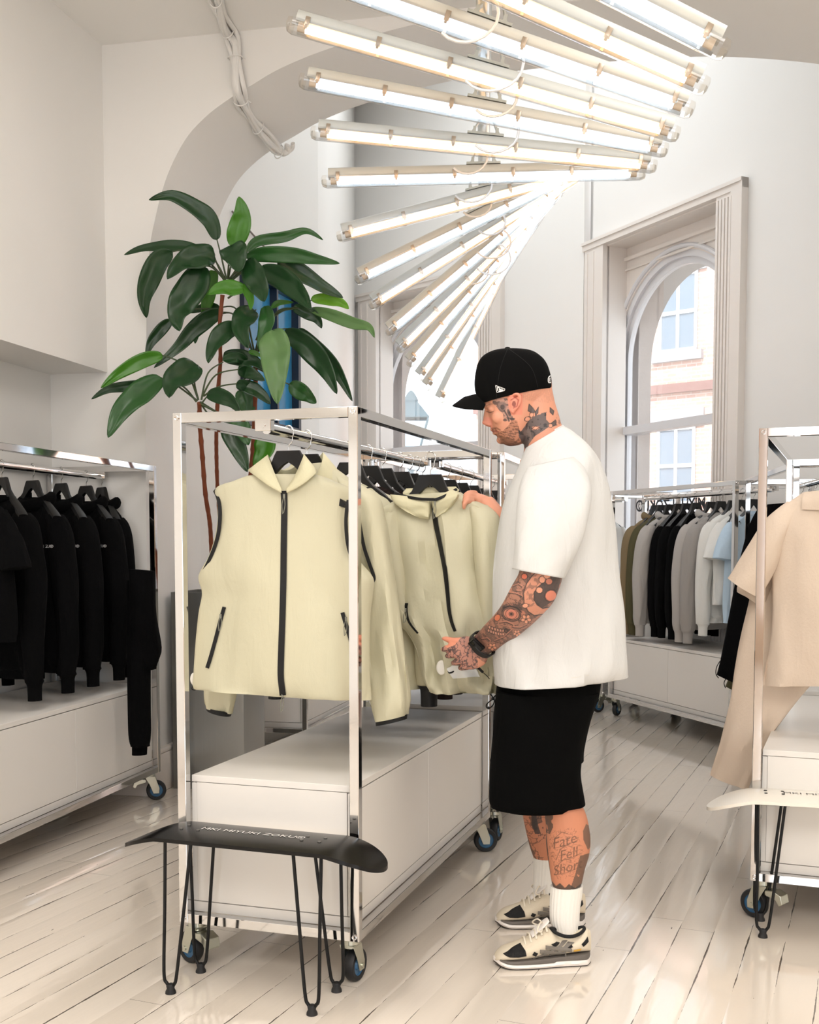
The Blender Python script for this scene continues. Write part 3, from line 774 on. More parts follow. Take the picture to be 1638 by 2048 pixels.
# ================================================================ skateboard benches
def make_bench(label, m_deck, m_text, text, leg_spots, rz, loc, txt_flip=1):
    """local: x along the deck, z up; deck kicks point down"""
    t = thing('skateboard_bench', label, 'bench', loc, rz, 'skateboard benches')
    Ld, Wd, zt = .81, .205, .452
    def zc(x, y):
        u = abs(x) - .255
        k = 0 if u < 0 else -(u ** 1.35) * .62
        return zt + k + (.010 * (1 - (y / (Wd / 2)) ** 2) if abs(x) < .28 else .010 * (1 - (y / (Wd / 2)) ** 2) * max(0, 1 - (abs(x) - .28) / .1))
    def hw(x):
        u = abs(x); e = Ld / 2
        return Wd / 2 * (1 if u < e - .13 else math.sqrt(max(0, 1 - ((u - (e - .13)) / .13) ** 2)))
    mb = MB(); top = []; bot = []
    xs = [-Ld / 2 + Ld / 2 * (1 - math.cos(math.pi * k / 72)) for k in range(73)]
    for x in xs:
        w = max(hw(x), .002); r = [w * math.sin(math.pi / 2 * (j / 8)) for j in range(-8, 9)]
        top.append([(x, y, zc(x, y)) for y in r]); bot.append([(x, y, zc(x, y) - .011) for y in r])
    loop = [a + b[::-1] for a, b in zip(top, bot)]
    V = mb.grid(loop, True); mb.bm.faces.new(V[0]); mb.bm.faces.new(V[-1][::-1])
    deck = mb.build('deck', m_deck, t, world=False, ang=35, bevel=.002)
    for sx in (-1, 1):
        for dx in (-.027, .027):
            for dy in (-.021, .021):
                x, y = sx * .19 + dx, dy
                mb = MB(); mb.cyl((x, y, zc(x, y) - .001), (x, y, zc(x, y) + .0022), .0052, 12); mb.build('bolt', m_text if m_deck.name.startswith('white') else mat('steel_bolt', (120, 118, 114), .4, .8), deck, world=False)
    mb = MB(); letters(mb, text, .036, lambda x, y: Vector((x * 1.0 * txt_flip, y * .85 * txt_flip, zc(x, y) + .0012)), 0)
    mb.build('deck_lettering', m_text, deck, world=False, smooth=False)
    for fx, fy, sx, sy in leg_spots:
        # two rods meeting at the foot
        tx, ty = fx - sx * .02, fy - sy * .018
        a = Vector((tx - .042, ty, zt - .014)); b = Vector((tx + .042, ty, zt - .014)); f = Vector((fx, fy, .016))
        pts = smooth_path([a, a.lerp(f + Vector((-.020, 0, .03)), .5), f + Vector((-.021, 0, .045)), f + Vector((-.012, 0, .012)), f + Vector((0, 0, .004)), f + Vector((.012, 0, .012)), f + Vector((.021, 0, .045)), b.lerp(f + Vector((.020, 0, .03)), .5), b], 6)
        lg = MB().tube(pts, .0050, 10).build('leg', mat('black_steel_rod', (6, 6, 6), .45, spec=.3), t, world=False)
        mb = MB(); mb.tube([(fx, fy, .0), (fx, fy, .006), (fx, fy, .014), (fx, fy, .022), (fx, fy, .027)], [.0155, .015, .011, .0125, .010], 18); mb.build('rubber_foot', M_rub, lg, world=False)
        mb = MB(); mb.box((tx, ty, zt - .013), (.11, .045, .004)); mb.build('mounting_plate', mat('black_steel_rod'), lg, world=False, smooth=False)
    return t
FT = [onz(*p) for p in ((339, 1985), (404, 1945), (624, 2030), (673, 1982))]
ctr = sum(FT, Vector()) / 4; ax = ((FT[2] + FT[3]) - (FT[0] + FT[1])); rz = math.atan2(ax.y, ax.x)
ca, sa_ = math.cos(-rz), math.sin(-rz)
loc_sp = []
for i, f in enumerate(FT):
    q = f - ctr; loc_sp.append((ca * q.x - sa_ * q.y, sa_ * q.x + ca * q.y))
spots = [(loc_sp[0][0], loc_sp[0][1], -1, -1), (loc_sp[1][0], loc_sp[1][1], -1, 1), (loc_sp[2][0], loc_sp[2][1], 1, -1), (loc_sp[3][0], loc_sp[3][1], 1, 1)]
print('bench spots', spots, rz)
M_deck = mat('black_satin_deck', (7, 6, 6), .26, spec=.3)
M_wt = mat('white_lettering', (225, 222, 218), .5)
hx = sum(abs(s[0]) for s in spots) / 4; hy = .085
spots = [(-hx, -hy, -1, -1), (-hx, hy, -1, 1), (hx, -hy, 1, -1), (hx, hy, 1, 1)]
make_bench('black skateboard deck bench on hairpin legs before the middle rack', M_deck, M_wt, 'MKI MIYUKI ZOKU\u00ae', spots, rz, (ctr.x, ctr.y, 0))
FW = [onz(1516, 1872), onz(1530, 1843)]
d3 = Vector((math.cos(-.3761 + .12), math.sin(-.3761 + .12), 0)); c3 = (FW[0] + FW[1]) / 2 + d3 * hx
make_bench('white skateboard deck bench on black hairpin legs at the right edge', mat('white_gloss_deck', (232, 226, 214), .25), mat('black_lettering', (30, 28, 28), .5), 'MKI MIYUKI ZOKU\u00ae', spots, -.3761 + .12, (c3.x, c3.y, 0))
# steel planter box
S0 = onz(347, 1577); ys = .15
bx = Vector((math.cos(-ys), math.sin(-ys), 0)); by = Vector((math.sin(ys), math.cos(ys), 0))
t = thing('steel_planter', 'tall brushed steel planter box standing under the leafy plant', 'planter', S0)
mb = MB(); W_ = .385; H_ = 1.03; q = [S0, S0 + bx * W_, S0 + bx * W_ + by * W_, S0 + by * W_]
qi = [S0 + bx * .015 + by * .015, S0 + bx * (W_ - .015) + by * .015, S0 + bx * (W_ - .015) + by * (W_ - .015), S0 + bx * .015 + by * (W_ - .015)]
Z = lambda P, z: [Vector((p.x, p.y, z)) for p in P]
V = mb.grid([Z(q, 0.0), Z(q, H_), Z(qi, H_), Z(qi, H_ - .08)], True); mb.bm.faces.new(V[0]); mb.build('box', M_steel, t, smooth=False)
mb = MB(); mb.bm.faces.new([mb.bm.verts.new(v) for v in Z(qi, H_ - .06)]); mb.build('soil', mat('dark_soil', (60, 46, 36), .95, bump=.8, bscale=90), t, smooth=False)
PLANT_BASE = (q[0] + q[2]) / 2

# ================================================================ hangers
M_hang = mat('black_wood_hanger', (6, 6, 7), .42, spec=.35)
M_wire = mat('steel_wire_hook', (190, 190, 188), .2, 1.)
def make_hanger(hook_dx=0.):
    """local frame: origin = centre of the rod, x across, z up"""
    t = thing('clothes_hanger', 'x', 'hanger')
    r = .0205; pts = [Vector((0, 0, -.060)), Vector((0, 0, -.042)), Vector((.004, 0, -.034)), Vector((.0135, 0, -.026))]
    for k in range(13):
        a = math.radians(-38 + k * 18.5); pts.append(Vector((r * math.cos(a), 0, r * math.sin(a) + .002)))
    MB().tube(smooth_path(pts, 3), .0021, 8).build('hook', M_wire, t, world=False)
    half = [(0, -.078), (.036, -.078), (.041, -.084), (.060, -.118), (.090, -.140), (.150, -.170), (.205, -.200), (.222, -.222), (.216, -.236), (.198, -.232), (.140, -.205), (.080, -.172), (.045, -.150), (.022, -.124), (0, -.114)]
    n = 7; mb = MB()
    top = half[:8]; bot = half[::-1][:8]                 # both start at the centre line... bottom runs outwards too
    top = [(0, -.052), (.045, -.052), (.053, -.064), (.074, -.104), (.108, -.132), (.158, -.160), (.222, -.198), (.242, -.212)]
    bot = [(0, -.088), (.020, -.098), (.044, -.116), (.070, -.138), (.106, -.163), (.150, -.192), (.208, -.222), (.232, -.228)]
    rows = []
    tp = [(-x, z) for x, z in top[::-1]] + top[1:]; bp = [(-x, z) for x, z in bot[::-1]] + bot[1:]
    for (x0, z0), (x1, z1) in zip(tp, bp):
        th = .007 + .013 * min(1, abs(x0) / .2) ** 1.3; cr = -.012 * (abs(x0) / .2) ** 2
        rows.append([(x0, cr - th, z0 - .003), (x0, cr - th * .5, z0), (x0, cr + th * .5, z0), (x0, cr + th, z0 - .003), (x1, cr + th, z1 + .003), (x1, cr, z1), (x1, cr - th, z1 + .003)])
    V = mb.grid(rows, True); mb.bm.faces.new(V[0]); mb.bm.faces.new(V[-1][::-1])
    mb.build('shoulder_bar', M_hang, t, world=False, ang=35)
    return t
HANG0 = [None]
def hanger(P, yaw, label, group='black clothes hangers'):
    if HANG0[0] is None:
        HANG0[0] = make_hanger(); h = HANG0[0]
    else: h = dup(HANG0[0], (0, 0, 0), 0)
    h.location = P; h.rotation_euler = (0, 0, -yaw); h['label'] = label; h['category'] = 'hanger'; h['group'] = group; return h

# ================================================================ cloth materials
def cloth(name, col, rough=.9, sheen=.0, bs=700., trans=0., wr=.12):
    if name in MATS: return MATS[name]
    m = mat(name, col, rough, bump=.12, bscale=bs, sheen=sheen, spec=.08 if rough > .7 else .4, trans=trans)
    nt = m.node_tree; N = nt.nodes; L = nt.links; b = N['Principled BSDF']
    bp0 = next(n for n in N if n.type == 'BUMP'); n = N.new('ShaderNodeTexNoise'); n.inputs['Scale'].default_value = 9; n.inputs['Detail'].default_value = 5; n.inputs['Distortion'].default_value = .6
    tc = next(x for x in N if x.type == 'TEX_COORD'); mp = N.new('ShaderNodeMapping'); mp.inputs['Scale'].default_value = (2.2, 2.2, .8); L.new(tc.outputs['Object'], mp.inputs[0]); L.new(mp.outputs[0], n.inputs['Vector'])
    b2 = N.new('ShaderNodeBump'); b2.inputs['Strength'].default_value = wr * 4; b2.inputs['Distance'].default_value = .012; L.new(n.outputs['Fac'], b2.inputs['Height']); L.new(b2.outputs[0], bp0.inputs['Normal'])
    return m
M_cream = cloth('pale_yellow_nylon', (213, 208, 180), .55, trans=.18, wr=.1)
M_creamf = cloth('pale_yellow_nylon_trim', (214, 208, 174), .55, trans=.1)
M_blk = cloth('black_cotton_fleece', (7, 7, 8), .95, wr=.2)
M_blkn = cloth('black_nylon_tape', (8, 8, 9), .6, wr=.02)
M_brn = cloth('dark_brown_cloth', (36, 28, 27), .9)
M_tan = cloth('khaki_brown_fleece', (128, 112, 86), .95)
M_olv = cloth('olive_cloth', (84, 80, 58), .9)
M_taupe = cloth('taupe_corduroy', (134, 114, 100), .95)
M_gry = cloth('light_grey_fleece', (178, 174, 170), .95)
M_gry2 = cloth('grey_marl_fleece', (160, 156, 152), .95)
M_wht = cloth('white_cotton', (226, 226, 222), .9)
M_blu = cloth('pale_blue_shirting', (190, 212, 230), .8)
M_beige = cloth('beige_seersucker', (226, 208, 189), .85, bs=120, trans=.12)
M_navy = cloth('navy_cloth', (28, 32, 46), .9)
M_print = mat('pale_print', (190, 190, 190), .7)
M_printd = mat('dark_print', (50, 50, 56), .7)

def mirror(rows): return [(Vector((-r[1][0], r[1][1], r[1][2])), Vector((-r[0][0], r[0][1], r[0][2])), *r[2:]) for r in rows]
def make_top(kind, m, seed=0, text=None, mtext=None, w=1., hood=False, trim=None, ln=1.):
    """sweatshirt / tee in hanger space: front faces -y"""
    t = thing({'tee': 'hanging_tee', 'long': 'hanging_sweatshirt', 'jacket': 'hanging_jacket', 'shirt': 'hanging_shirt'}[kind], 'x', 'garment')
    B = lambda z, x, d, o=0.: (Vector((-x * w, 0, z * ln)), Vector((x * w, 0, z * ln)), d, o)
    rows = [B(-.128, .060, .030), B(-.150, .105, .042), B(-.182, .178, .048), B(-.222, .225, .052), B(-.30, .250, .058), B(-.45, .258, .066), B(-.62, .258, .070), B(-.78, .25, .068)]
    if kind in ('long',): rows += [B(-.845, .245, .062), B(-.87, .225, .045), B(-.90, .225, .045)]
    elif kind == 'tee': rows = rows[:-1] + [B(-.72, .262, .06)]
    else: rows += [B(-.83, .252, .06)]
    MB().loft(rows, n=40, e=.85, fold=.035, ff=(9, 3), seed=seed, sub=5).build('body', m, t, world=False)
    if kind in ('long', 'jacket'):
        sl = lambda z, a, b, d, o=0.: (Vector((a * w, 0, z * ln)), Vector((b * w, 0, z * ln)), d, o)
        k = 1.0 if kind == 'long' else .9
        rs = [sl(-.205, .150, .235, .035), sl(-.245, .175, .275, .055), sl(-.34, .200, .312, .062), sl(-.52 * k, .225, .332, .058), sl(-.70 * k, .235, .338, .052), sl(-.84 * k, .240, .334, .048), sl(-.905 * k, .248, .325, .042), sl(-.925 * k, .258, .318, .032), sl(-.985 * k, .260, .316, .031)]
        for q, s in ((rs, 1), (mirror(rs), 2)):
            MB().loft(q[:-2], n=24, e=.95, fold=.03, foldend=.5, ff=(12, 3), seed=seed + s, sub=5).build('sleeve', m, t, world=False)
            MB().loft([q[-3], q[-2], q[-1]], n=24, sub=3).build('cuff', trim or m, t, world=False)
    else:
        sl = lambda a, b, d: (Vector((a[0] * w, 0, a[1])), Vector((b[0] * w, 0, b[1])), d)
        rs = [sl((.150, -.205), (.215, -.198), .04), sl((.180, -.275), (.262, -.250), .055), sl((.205, -.34), (.312, -.33), .055), sl((.232, -.44), (.352, -.42), .05)]
        for q, s in ((rs, 1), (mirror(rs), 2)): MB().loft(q, n=24, e=.9, fold=.02, seed=seed + s, sub=4).build('sleeve', m, t, world=False)
    if hood:
        mb = MB(); rows = []
        for k in range(19):
            a = math.radians(-215 + k * 250 / 18); cx, cy = math.cos(a), math.sin(a)
            c = Vector((.088 * cx, .055 * cy + .012, -.142 - .028 * max(0, -cy) + .020 * max(0, cy)))
            ring = []
            for j in range(10):
                b = 2 * math.pi * j / 10; ring.append(c + Vector((cx * math.cos(b) * .026, cy * math.cos(b) * .026, math.sin(b) * .030)))
            rows.append(ring)
        V = mb.grid(rows, True); mb.bm.faces.new(V[0]); mb.bm.faces.new(V[-1][::-1]); mb.build('hood', m, t, world=False)
    else:
        mb = MB(); mb.tube([(.078 * math.cos(a), .040 * math.sin(a) - .004, -.140 - .018 * max(0, -math.sin(a))) for a in [k * math.pi / 14 for k in range(28)]], .0085, 8, closed=True); mb.build('collar', trim or m, t, world=False)
    if text:
        mb = MB(); bt_ = bvh_of([c for c in t.children if c.name.startswith(('body', 'sleeve'))])
        def onb(x, y, x0=(.155 if kind == 'long' else 0), z0=(-.345 if kind == 'long' else -.36)):
            h = bt_.ray_cast(Vector((x0 + x, -.5, z0 + y)), Vector((0, 1, 0))); return (h[0] + Vector((0, -.003, 0))) if h[0] else Vector((x0 + x, -.09, z0 + y))
        letters(mb, text, .018 if kind == 'long' else .034, onb, .0002); mb.build('chest_lettering', mtext or M_print, t, world=False, smooth=False)
    return t
GP = {}
rngG = random.Random(11)
TW = {'L': .45, 'R4': -.28}
def hang_top(key, px, style, label, short, dyaw=0., yy=None):
    dyaw += TW.get(key, 0)
    """a garment and its hanger on the rod of rack 'key' where the rod crosses pixel column px"""
    y = rod_y(key, px) if yy is None else yy
    P = rodpt(key, y); yaw = RK[key][1] + dyaw
    if style not in GP:
        GP[style] = make_top(*STY[style][:2], **STY[style][2]); g = GP[style]
    else: g = dup(GP[style], (0, 0, 0), 0)
    g.location = P; g.rotation_euler = (0, 0, -yaw); g['label'] = label
    g['category'] = 'garment'
    h = hanger(P, yaw, 'black hanger carrying the ' + short)
    if key == 'L': h.scale = (.82, 1, 1)
    return g
STY = {
 'blk': ('long', M_blk, dict(seed=1, w=.78, text='MIYUKI ZOKU\u00ae', mtext=M_print, hood=True)),
 'blk2': ('long', M_blk, dict(seed=2, w=.78)),
 'blktee': ('tee', M_blk, dict(seed=3)),
 'tan': ('long', M_tan, dict(seed=4, hood=True)), 'olv': ('long', M_olv, dict(seed=5, w=.95)),
 'gry': ('long', M_gry, dict(seed=6, hood=True)), 'gry2': ('long', M_gry2, dict(seed=7, w=1.02)),
 'wht': ('long', M_wht, dict(seed=8, w=.93, ln=.94)), 'whttee': ('tee', M_wht, dict(seed=9, text='MIYUKI ZOKU', mtext=M_printd)),
 'blu': ('shirt', M_blu, dict(seed=10)), 'cream': ('jacket', M_cream, dict(seed=12, trim=M_blkn)), 'brn': ('jacket', M_brn, dict(seed=13)), 'blkj': ('jacket', M_blk, dict(seed=14)), 'gryk': ('jacket', M_gry2, dict(seed=15)),
 'beige': ('tee', M_beige, dict(seed=16)),
}
# left rack --------------------------------------------------------
hang_top('L', -62, 'blktee', 'black short-sleeved tee nearest the left edge of the photo', 'black tee at the left edge', -.04)
hang_top('L', 3, 'blk2', 'black sweatshirt without print behind the black tee', 'plain black sweatshirt on the left rack', .05)
hang_top('L', 65, 'blk', 'black hooded sweatshirt with small white chest print, nearest of the printed four', 'nearest printed black hoodie', -.02)
hang_top('L', 122, 'blk', 'black hooded sweatshirt with chest print, second of the printed four on the left rack', 'second printed black hoodie', .03)
hang_top('L', 172, 'blk', 'black hooded sweatshirt with chest print, third of the printed four on the left rack', 'third printed black hoodie', -.02)
hang_top('L', 203, 'blk', 'black hooded sweatshirt with chest print, last one beside the corner post', 'last printed black hoodie', .20)
Yj = 5.25
jg = thing('hanging_joggers', 'black joggers hanging at the end of the left rack, one leg reaching lower', 'trousers', at(285, 1560, Yj))
MB().loft([(at(258, 1138, Yj), at(309, 1142, Yj), .03), (at(260, 1180, Yj), at(310, 1185, Yj), .05), (at(262, 1250, Yj), at(314, 1250, Yj), .06), (at(264, 1310, Yj), at(322, 1305, Yj), .055), (at(268, 1343, Yj), at(312, 1338, Yj), .03)], e=.8, fold=.03, ff=(14, 3), seed=31).build('leg', M_blk, jg)
MB().loft([(at(254, 1160, Yj + .06), at(296, 1160, Yj + .06), .03), (at(254, 1300, Yj), at(298, 1300, Yj), .04), (at(256, 1400, Yj - .02), at(299, 1398, Yj - .02), .04), (at(258, 1470, Yj - .02), at(300, 1470, Yj - .02), .04), (at(262, 1493, Yj - .02), at(297, 1493, Yj - .02), .03)], e=.85, fold=.03, ff=(14, 3), seed=32).build('leg', M_blk, jg)
MB().loft([(at(264, 1492, Yj - .02), at(295, 1492, Yj - .02), .026), (at(264, 1510, Yj - .02), at(294, 1509, Yj - .02), .026)], sub=3).build('cuff', M_blk, jg)
# middle rack: generic ones behind the two custom jackets -----------
hang_top('C', 700, 'cream', 'pale yellow jacket with ribbed neck label, third from the near end', 'third pale yellow jacket', .02)
hang_top('C', 737, 'brn', 'dark brown garment behind the pale yellow jackets, nearer of the brown pair', 'nearer dark brown garment')
hang_top('C', 765, 'brn', 'dark brown garment behind the pale yellow jackets, farther of the brown pair', 'farther dark brown garment', .05)
hang_top('C', 800, 'blkj', 'black garment just behind the jacket being held, middle rack', 'black garment behind the held jacket')
hang_top('C', 819, 'blkj', 'black garment second behind the jacket being held, middle rack', 'second black garment behind the held jacket', .04)
hang_top('C', 833, 'gryk', 'grey knit near the far end of the middle rack', 'grey knit')
hang_top('C', 845, 'blkj', 'black garment at the very far end of the middle rack', 'farthest black garment of the middle rack')
# rack behind ---------------------------------------------------------
for i, (yy, st, nm) in enumerate(((.2, 'brn', 'dark brown'), (.45, 'whttee', 'white'), (.7, 'blkj', 'black'), (1.0, 'gryk', 'grey'), (1.25, 'brn', 'brown'))):
    hang_top('C2', 0, st, '%s top on the rack directly behind the middle rack, %s from its near end' % (nm, ('first', 'second', 'third', 'fourth', 'fifth')[i]), '%s top on the rack behind' % nm, yy=yy)
# window rack -----------------------------------------------------------
R4L = [(1312, 'tan', 'khaki brown hoodie at the far left of the window rack', 'khaki hoodie', 0), (1324, 'olv', 'olive sweatshirt behind the khaki hoodie on the window rack', 'olive sweatshirt', .03), (1340, 'gry', 'light grey hoodie between the olive top and the black ones', 'grey hoodie left of the black ones', 0),
 (1358, 'blk2', 'black sweatshirt on the window rack, leftmost of the black three', 'leftmost black sweatshirt at the window', 0), (1374, 'blk2', 'black sweatshirt on the window rack, middle of the black three', 'middle black sweatshirt at the window', .04), (1392, 'blk2', 'black sweatshirt on the window rack, rightmost of the black three', 'rightmost black sweatshirt at the window', -.03),
 (1422, 'gry', 'light grey hoodie right of the black sweatshirts on the window rack', 'grey hoodie right of the black ones', 0), (1442, 'gry2', 'grey marl sweatshirt between the grey hoodie and the white tops', 'grey marl sweatshirt', .02), (1466, 'wht', 'white long-sleeved top on the window rack with its sleeve hanging in front', 'white long-sleeved top', 0), (1484, 'whttee', 'white tee on the window rack beside the chrome post', 'white tee at the window', -.04), (1508, 'blu', 'pale blue shirt on the window rack behind the chrome posts', 'pale blue shirt', 0)]
for px, st, lb, sh, dy in R4L: hang_top('R4', px, st, lb, sh, dy)
hang_top('R6', 0, 'whttee', 'white tee with dark chest print beside the man\'s back', 'printed white tee beside the man', .35, yy=.24)
Yt = 8.55
tp = thing('hanging_shorts', 'taupe corduroy garment low down beside the man\'s shirt', 'garment', at(1265, 1290, Yt))
MB().loft([(at(1246, 1140, Yt), at(1290, 1118, Yt), .03), (at(1248, 1180, Yt), at(1292, 1170, Yt), .06), (at(1252, 1230, Yt), at(1290, 1230, Yt), .06), (at(1255, 1268, Yt), at(1288, 1272, Yt), .04)], e=.8, fold=.03, ff=(14, 2), seed=3).build('leg', M_taupe, tp)
# coat rack by the right edge ------------------------------------------------
Yc = 6.15
for yy, lb in ((.55, 'nearest'), (.8, 'second'), (1.0, 'third'), (1.2, 'fourth'), (1.38, 'farthest')):
    hanger(rodpt('R5', yy), RK['R5'][1], 'black hanger on the right-hand rod above the beige shirt, %s of five' % lb)
ct = thing('hanging_coat', 'long black coat sleeve and body hanging left of the beige shirts', 'garment', at(1500, 1380, Yc))
MB().loft([(at(1520, 1010, Yc), at(1640, 1000, Yc), .03), (at(1500, 1048, Yc), at(1650, 1050, Yc), .05), (at(1480, 1120, Yc), at(1640, 1150, Yc), .06), (at(1464, 1200, Yc), at(1600, 1220, Yc), .06), (at(1451, 1270, Yc), at(1530, 1280, Yc), .06), (at(1442, 1320, Yc), at(1492, 1330, Yc), .055), (at(1434, 1350, Yc), at(1470, 1367, Yc), .04)], e=.8, fold=.03, ff=(8, 3), seed=41).build('body', M_blk, ct)
mb = MB(); mb.tube(smooth_path([at(1440, 1322, Yc - .06), at(1433, 1335, Yc - .08), at(1432, 1348, Yc - .08), at(1437, 1356, Yc - .07)], 5), .0025, 6); mb.build('drawstring', M_blkn, ct)
co_ = thing('hanging_coat', 'olive coat hem showing behind the black coat', 'garment', at(1500, 1400, Yc + .15))
Yo = Yc + .13
MB().loft([(at(1510, 1100, Yo), at(1600, 1100, Yo), .03), (at(1495, 1200, Yo), at(1560, 1210, Yo), .05), (at(1480, 1290, Yo), at(1515, 1300, Yo), .05), (at(1465, 1340, Yo), at(1494, 1352, Yo), .05), (at(1451, 1373, Yo), at(1474, 1385, Yo), .03)], e=.8, fold=.02, ff=(8, 3), seed=42).build('body', M_olv, co_)
mb = MB(); mb.tube(smooth_path([at(1453, 1355, Yo - .06), at(1448, 1366, Yo - .07), at(1451, 1376, Yo - .07)], 4), .0025, 6); mb.build('drawstring', M_blkn, co_)

# beige shirts at the right edge ---------------------------------------------
yb = .34; pB = rodpt('R3', yb); aB = rk_axis(RK['R3'][1])
def VB(px, py, d=0.): return onpl(px, py, pB + aB * d, aB)
hanger(rodpt('R3', yb), RK['R3'][1], 'black hanger of the front beige shirt, right edge'); hanger(rodpt('R3', yb + .17), RK['R3'][1], 'black hanger of the long beige shirt behind, right edge')
s1 = thing('hanging_shirt', 'beige textured short-sleeved shirt in front, cut by the right edge of the photo', 'garment', VB(1640, 1370))
d_ = -.0
MB().loft([(VB(1606, 985), VB(1800, 985), .03), (VB(1568, 1012), VB(1835, 1012), .05), (VB(1540, 1050), VB(1860, 1050), .055), (VB(1544, 1120), VB(1862, 1120), .06), (VB(1546, 1220), VB(1865, 1220), .065), (VB(1538, 1310), VB(1868, 1310), .065), (VB(1530, 1370), VB(1870, 1368), .06)], n=48, e=.8, nrm=aB, fold=.04, ff=(7, 2.5), seed=51).build('body', M_beige, s1)
MB().loft([(VB(1575, 1003, -.01), VB(1610, 1010, -.01), .03), (VB(1534, 1036, -.01), VB(1578, 1075, -.01), .05), (VB(1495, 1092, -.01), VB(1552, 1140, -.01), .055), (VB(1456, 1156, -.01), VB(1520, 1196, -.01), .05)], n=32, e=.8, nrm=aB, fold=.02, ff=(7, 2), seed=52).build('sleeve', M_beige, s1)
mb = MB(); mb.loft([(VB(1603, 1019, -.062), VB(1700, 1022, -.062), .004), (VB(1604, 1000, -.058), VB(1700, 996, -.06), .005), (VB(1608, 984, -.03), VB(1700, 975, -.03), .006)], n=20, nrm=aB); mb.build('collar', M_beige, s1)
s2 = thing('hanging_shirt', 'long beige garment behind the front beige shirt, its hem sweeping down left', 'garment', VB(1500, 1560, .15))
MB().loft([(VB(1560, 1040, .13), VB(1760, 1040, .13), .03), (VB(1512, 1130, .13), VB(1700, 1140, .13), .05), (VB(1499, 1200, .13), VB(1690, 1230, .13), .05), (VB(1483, 1270, .13), VB(1668, 1290, .13), .05), (VB(1469, 1340, .13), VB(1636, 1350, .13), .045), (VB(1460, 1400, .13), VB(1598, 1398, .13), .04), (VB(1443, 1469, .13), VB(1549, 1466, .13), .04), (VB(1430, 1515, .13), VB(1521, 1522, .13), .035), (VB(1420, 1550, .13), VB(1497, 1580, .13), .03)], n=48, e=.8, nrm=aB, fold=.035, ff=(7, 2.5), seed=53, foldend=.8).build('body', M_beige, s2)
MB().loft([(VB(1530, 1130, .1), VB(1560, 1130, .1), .03), (VB(1480, 1165, .1), VB(1530, 1210, .1), .045), (VB(1474, 1183, .1), VB(1505, 1198, .1), .04)], n=24, e=.8, nrm=aB, seed=54).build('sleeve', M_beige, s2)

# ================================================================ the vest at the near end
yv = rod_y('C', 577); pV = rodpt('C', yv); aC = rk_axis(RK['C'][1])
def VV(px, py, d=0.): return onpl(px, py, pV + aC * d, aC)
def rows_px(V, L): return [(V(*a), V(*b), d, *(o,)) for a, b, d, o in [(r[0], r[1], r[2], r[3] if len(r) > 3 else 0.) for r in L]]
hanger(pV, RK['C'][1] , 'black hanger holding the pale yellow vest')
vest = thing('zip_vest', 'pale yellow sleeveless zip vest with black piping at the near end of the middle rack', 'vest', VV(566, 1395))
vb = MB().loft(rows_px(VV, [((512, 949), (628, 949), .028), ((494, 953), (645, 953), .038), ((470, 962), (668, 963), .044), ((434, 977), (705, 980), .048), ((438, 1012), (701, 1012), .052), ((438, 1043), (698, 1046), .055), ((432, 1079), (699, 1085), .06), ((420, 1115), (712, 1120), .065), ((401, 1152), (742, 1156), .068), ((408, 1186), (742, 1190), .068), ((401, 1226), (739, 1230), .068), ((395, 1287), (739, 1290), .068), ((391, 1345), (740, 1352), .066), ((389, 1368), (741, 1384), .062), ((392, 1376), (741, 1400), .058)]), n=72, e=.72, nrm=aC, fold=.030, ff=(7, 2.2), seed=61, foldend=.8, sub=6).build('body', M_cream, vest)
bv = bvh_of([vb])
def collar_grid(V, top, bot, m, name, par, n=5, th=.003):
    T_ = smooth_path([V(*p) for p in top], n); B_ = smooth_path([V(*p) for p in bot], n); mb = MB()
    mb.grid([T_, [a.lerp(b, .35) for a, b in zip(T_, B_)], [a.lerp(b, .7) for a, b in zip(T_, B_)], B_]); return mb.build(name, m, par, solid=th)
collar_grid(VV, [(563, 978, -.062), (553, 955, -.052), (541, 925, -.02), (536, 910, .008), (548, 930, .032), (571, 941, .040), (594, 930, .032), (607, 908, .008), (602, 925, -.02), (588, 955, -.052), (572, 978, -.062)],
            [(563, 986, -.064), (538, 972, -.066), (508, 950, -.048), (497, 940, .0), (530, 948, .045), (571, 958, .052), (612, 948, .045), (632, 940, .0), (628, 950, -.048), (600, 972, -.066), (574, 986, -.064)], M_creamf, 'collar', vest)
def pull(par, V, x, y, d=-.075, L=36, m=mat('grey_cord', (120, 120, 108), .6), sc=1.):
    mb = MB(); mb.box(V(x, y, d), (.006 * sc, .004, .012 * sc)); mb.tube(smooth_path([V(x - 1, y + 4, d), V(x - 4, y + L * .5, d), V(x - 3, y + L, d)], 4), .0013, 5); mb.tube(smooth_path([V(x + 1, y + 4, d), V(x + 2, y + L * .5, d), V(x - 1, y + L * .95, d)], 4), .0013, 5); mb.build('zip_pull', m, par)
mb = MB(); ribbon_px(mb, bv, [(568, 982), (569, 1010), (568, 1080), (567, 1160), (565, 1240), (563, 1300), (562, 1350), (565, 1380), (566, 1390)], 12.5, off=.0015); mb.build('zip', M_blkn, vest)
pull(vest, VV, 568, 992, -.078); pull(vest, VV, 565, 1390, -.07, 34)
mb = MB(); ribbon_px(mb, bv, [(449, 1214), (441, 1242), (432, 1277), (423, 1310), (415, 1336)], 7.5); mb.build('pocket_zip', M_blkn, vest); pull(vest, VV, 441, 1232, -.075, 30)
mb = MB(); ribbon_px(mb, bv, [(685, 1225), (690, 1242), (700, 1275), (712, 1330)], 8); mb.build('pocket_zip', M_blkn, vest); pull(vest, VV, 692, 1238, -.075, 34)
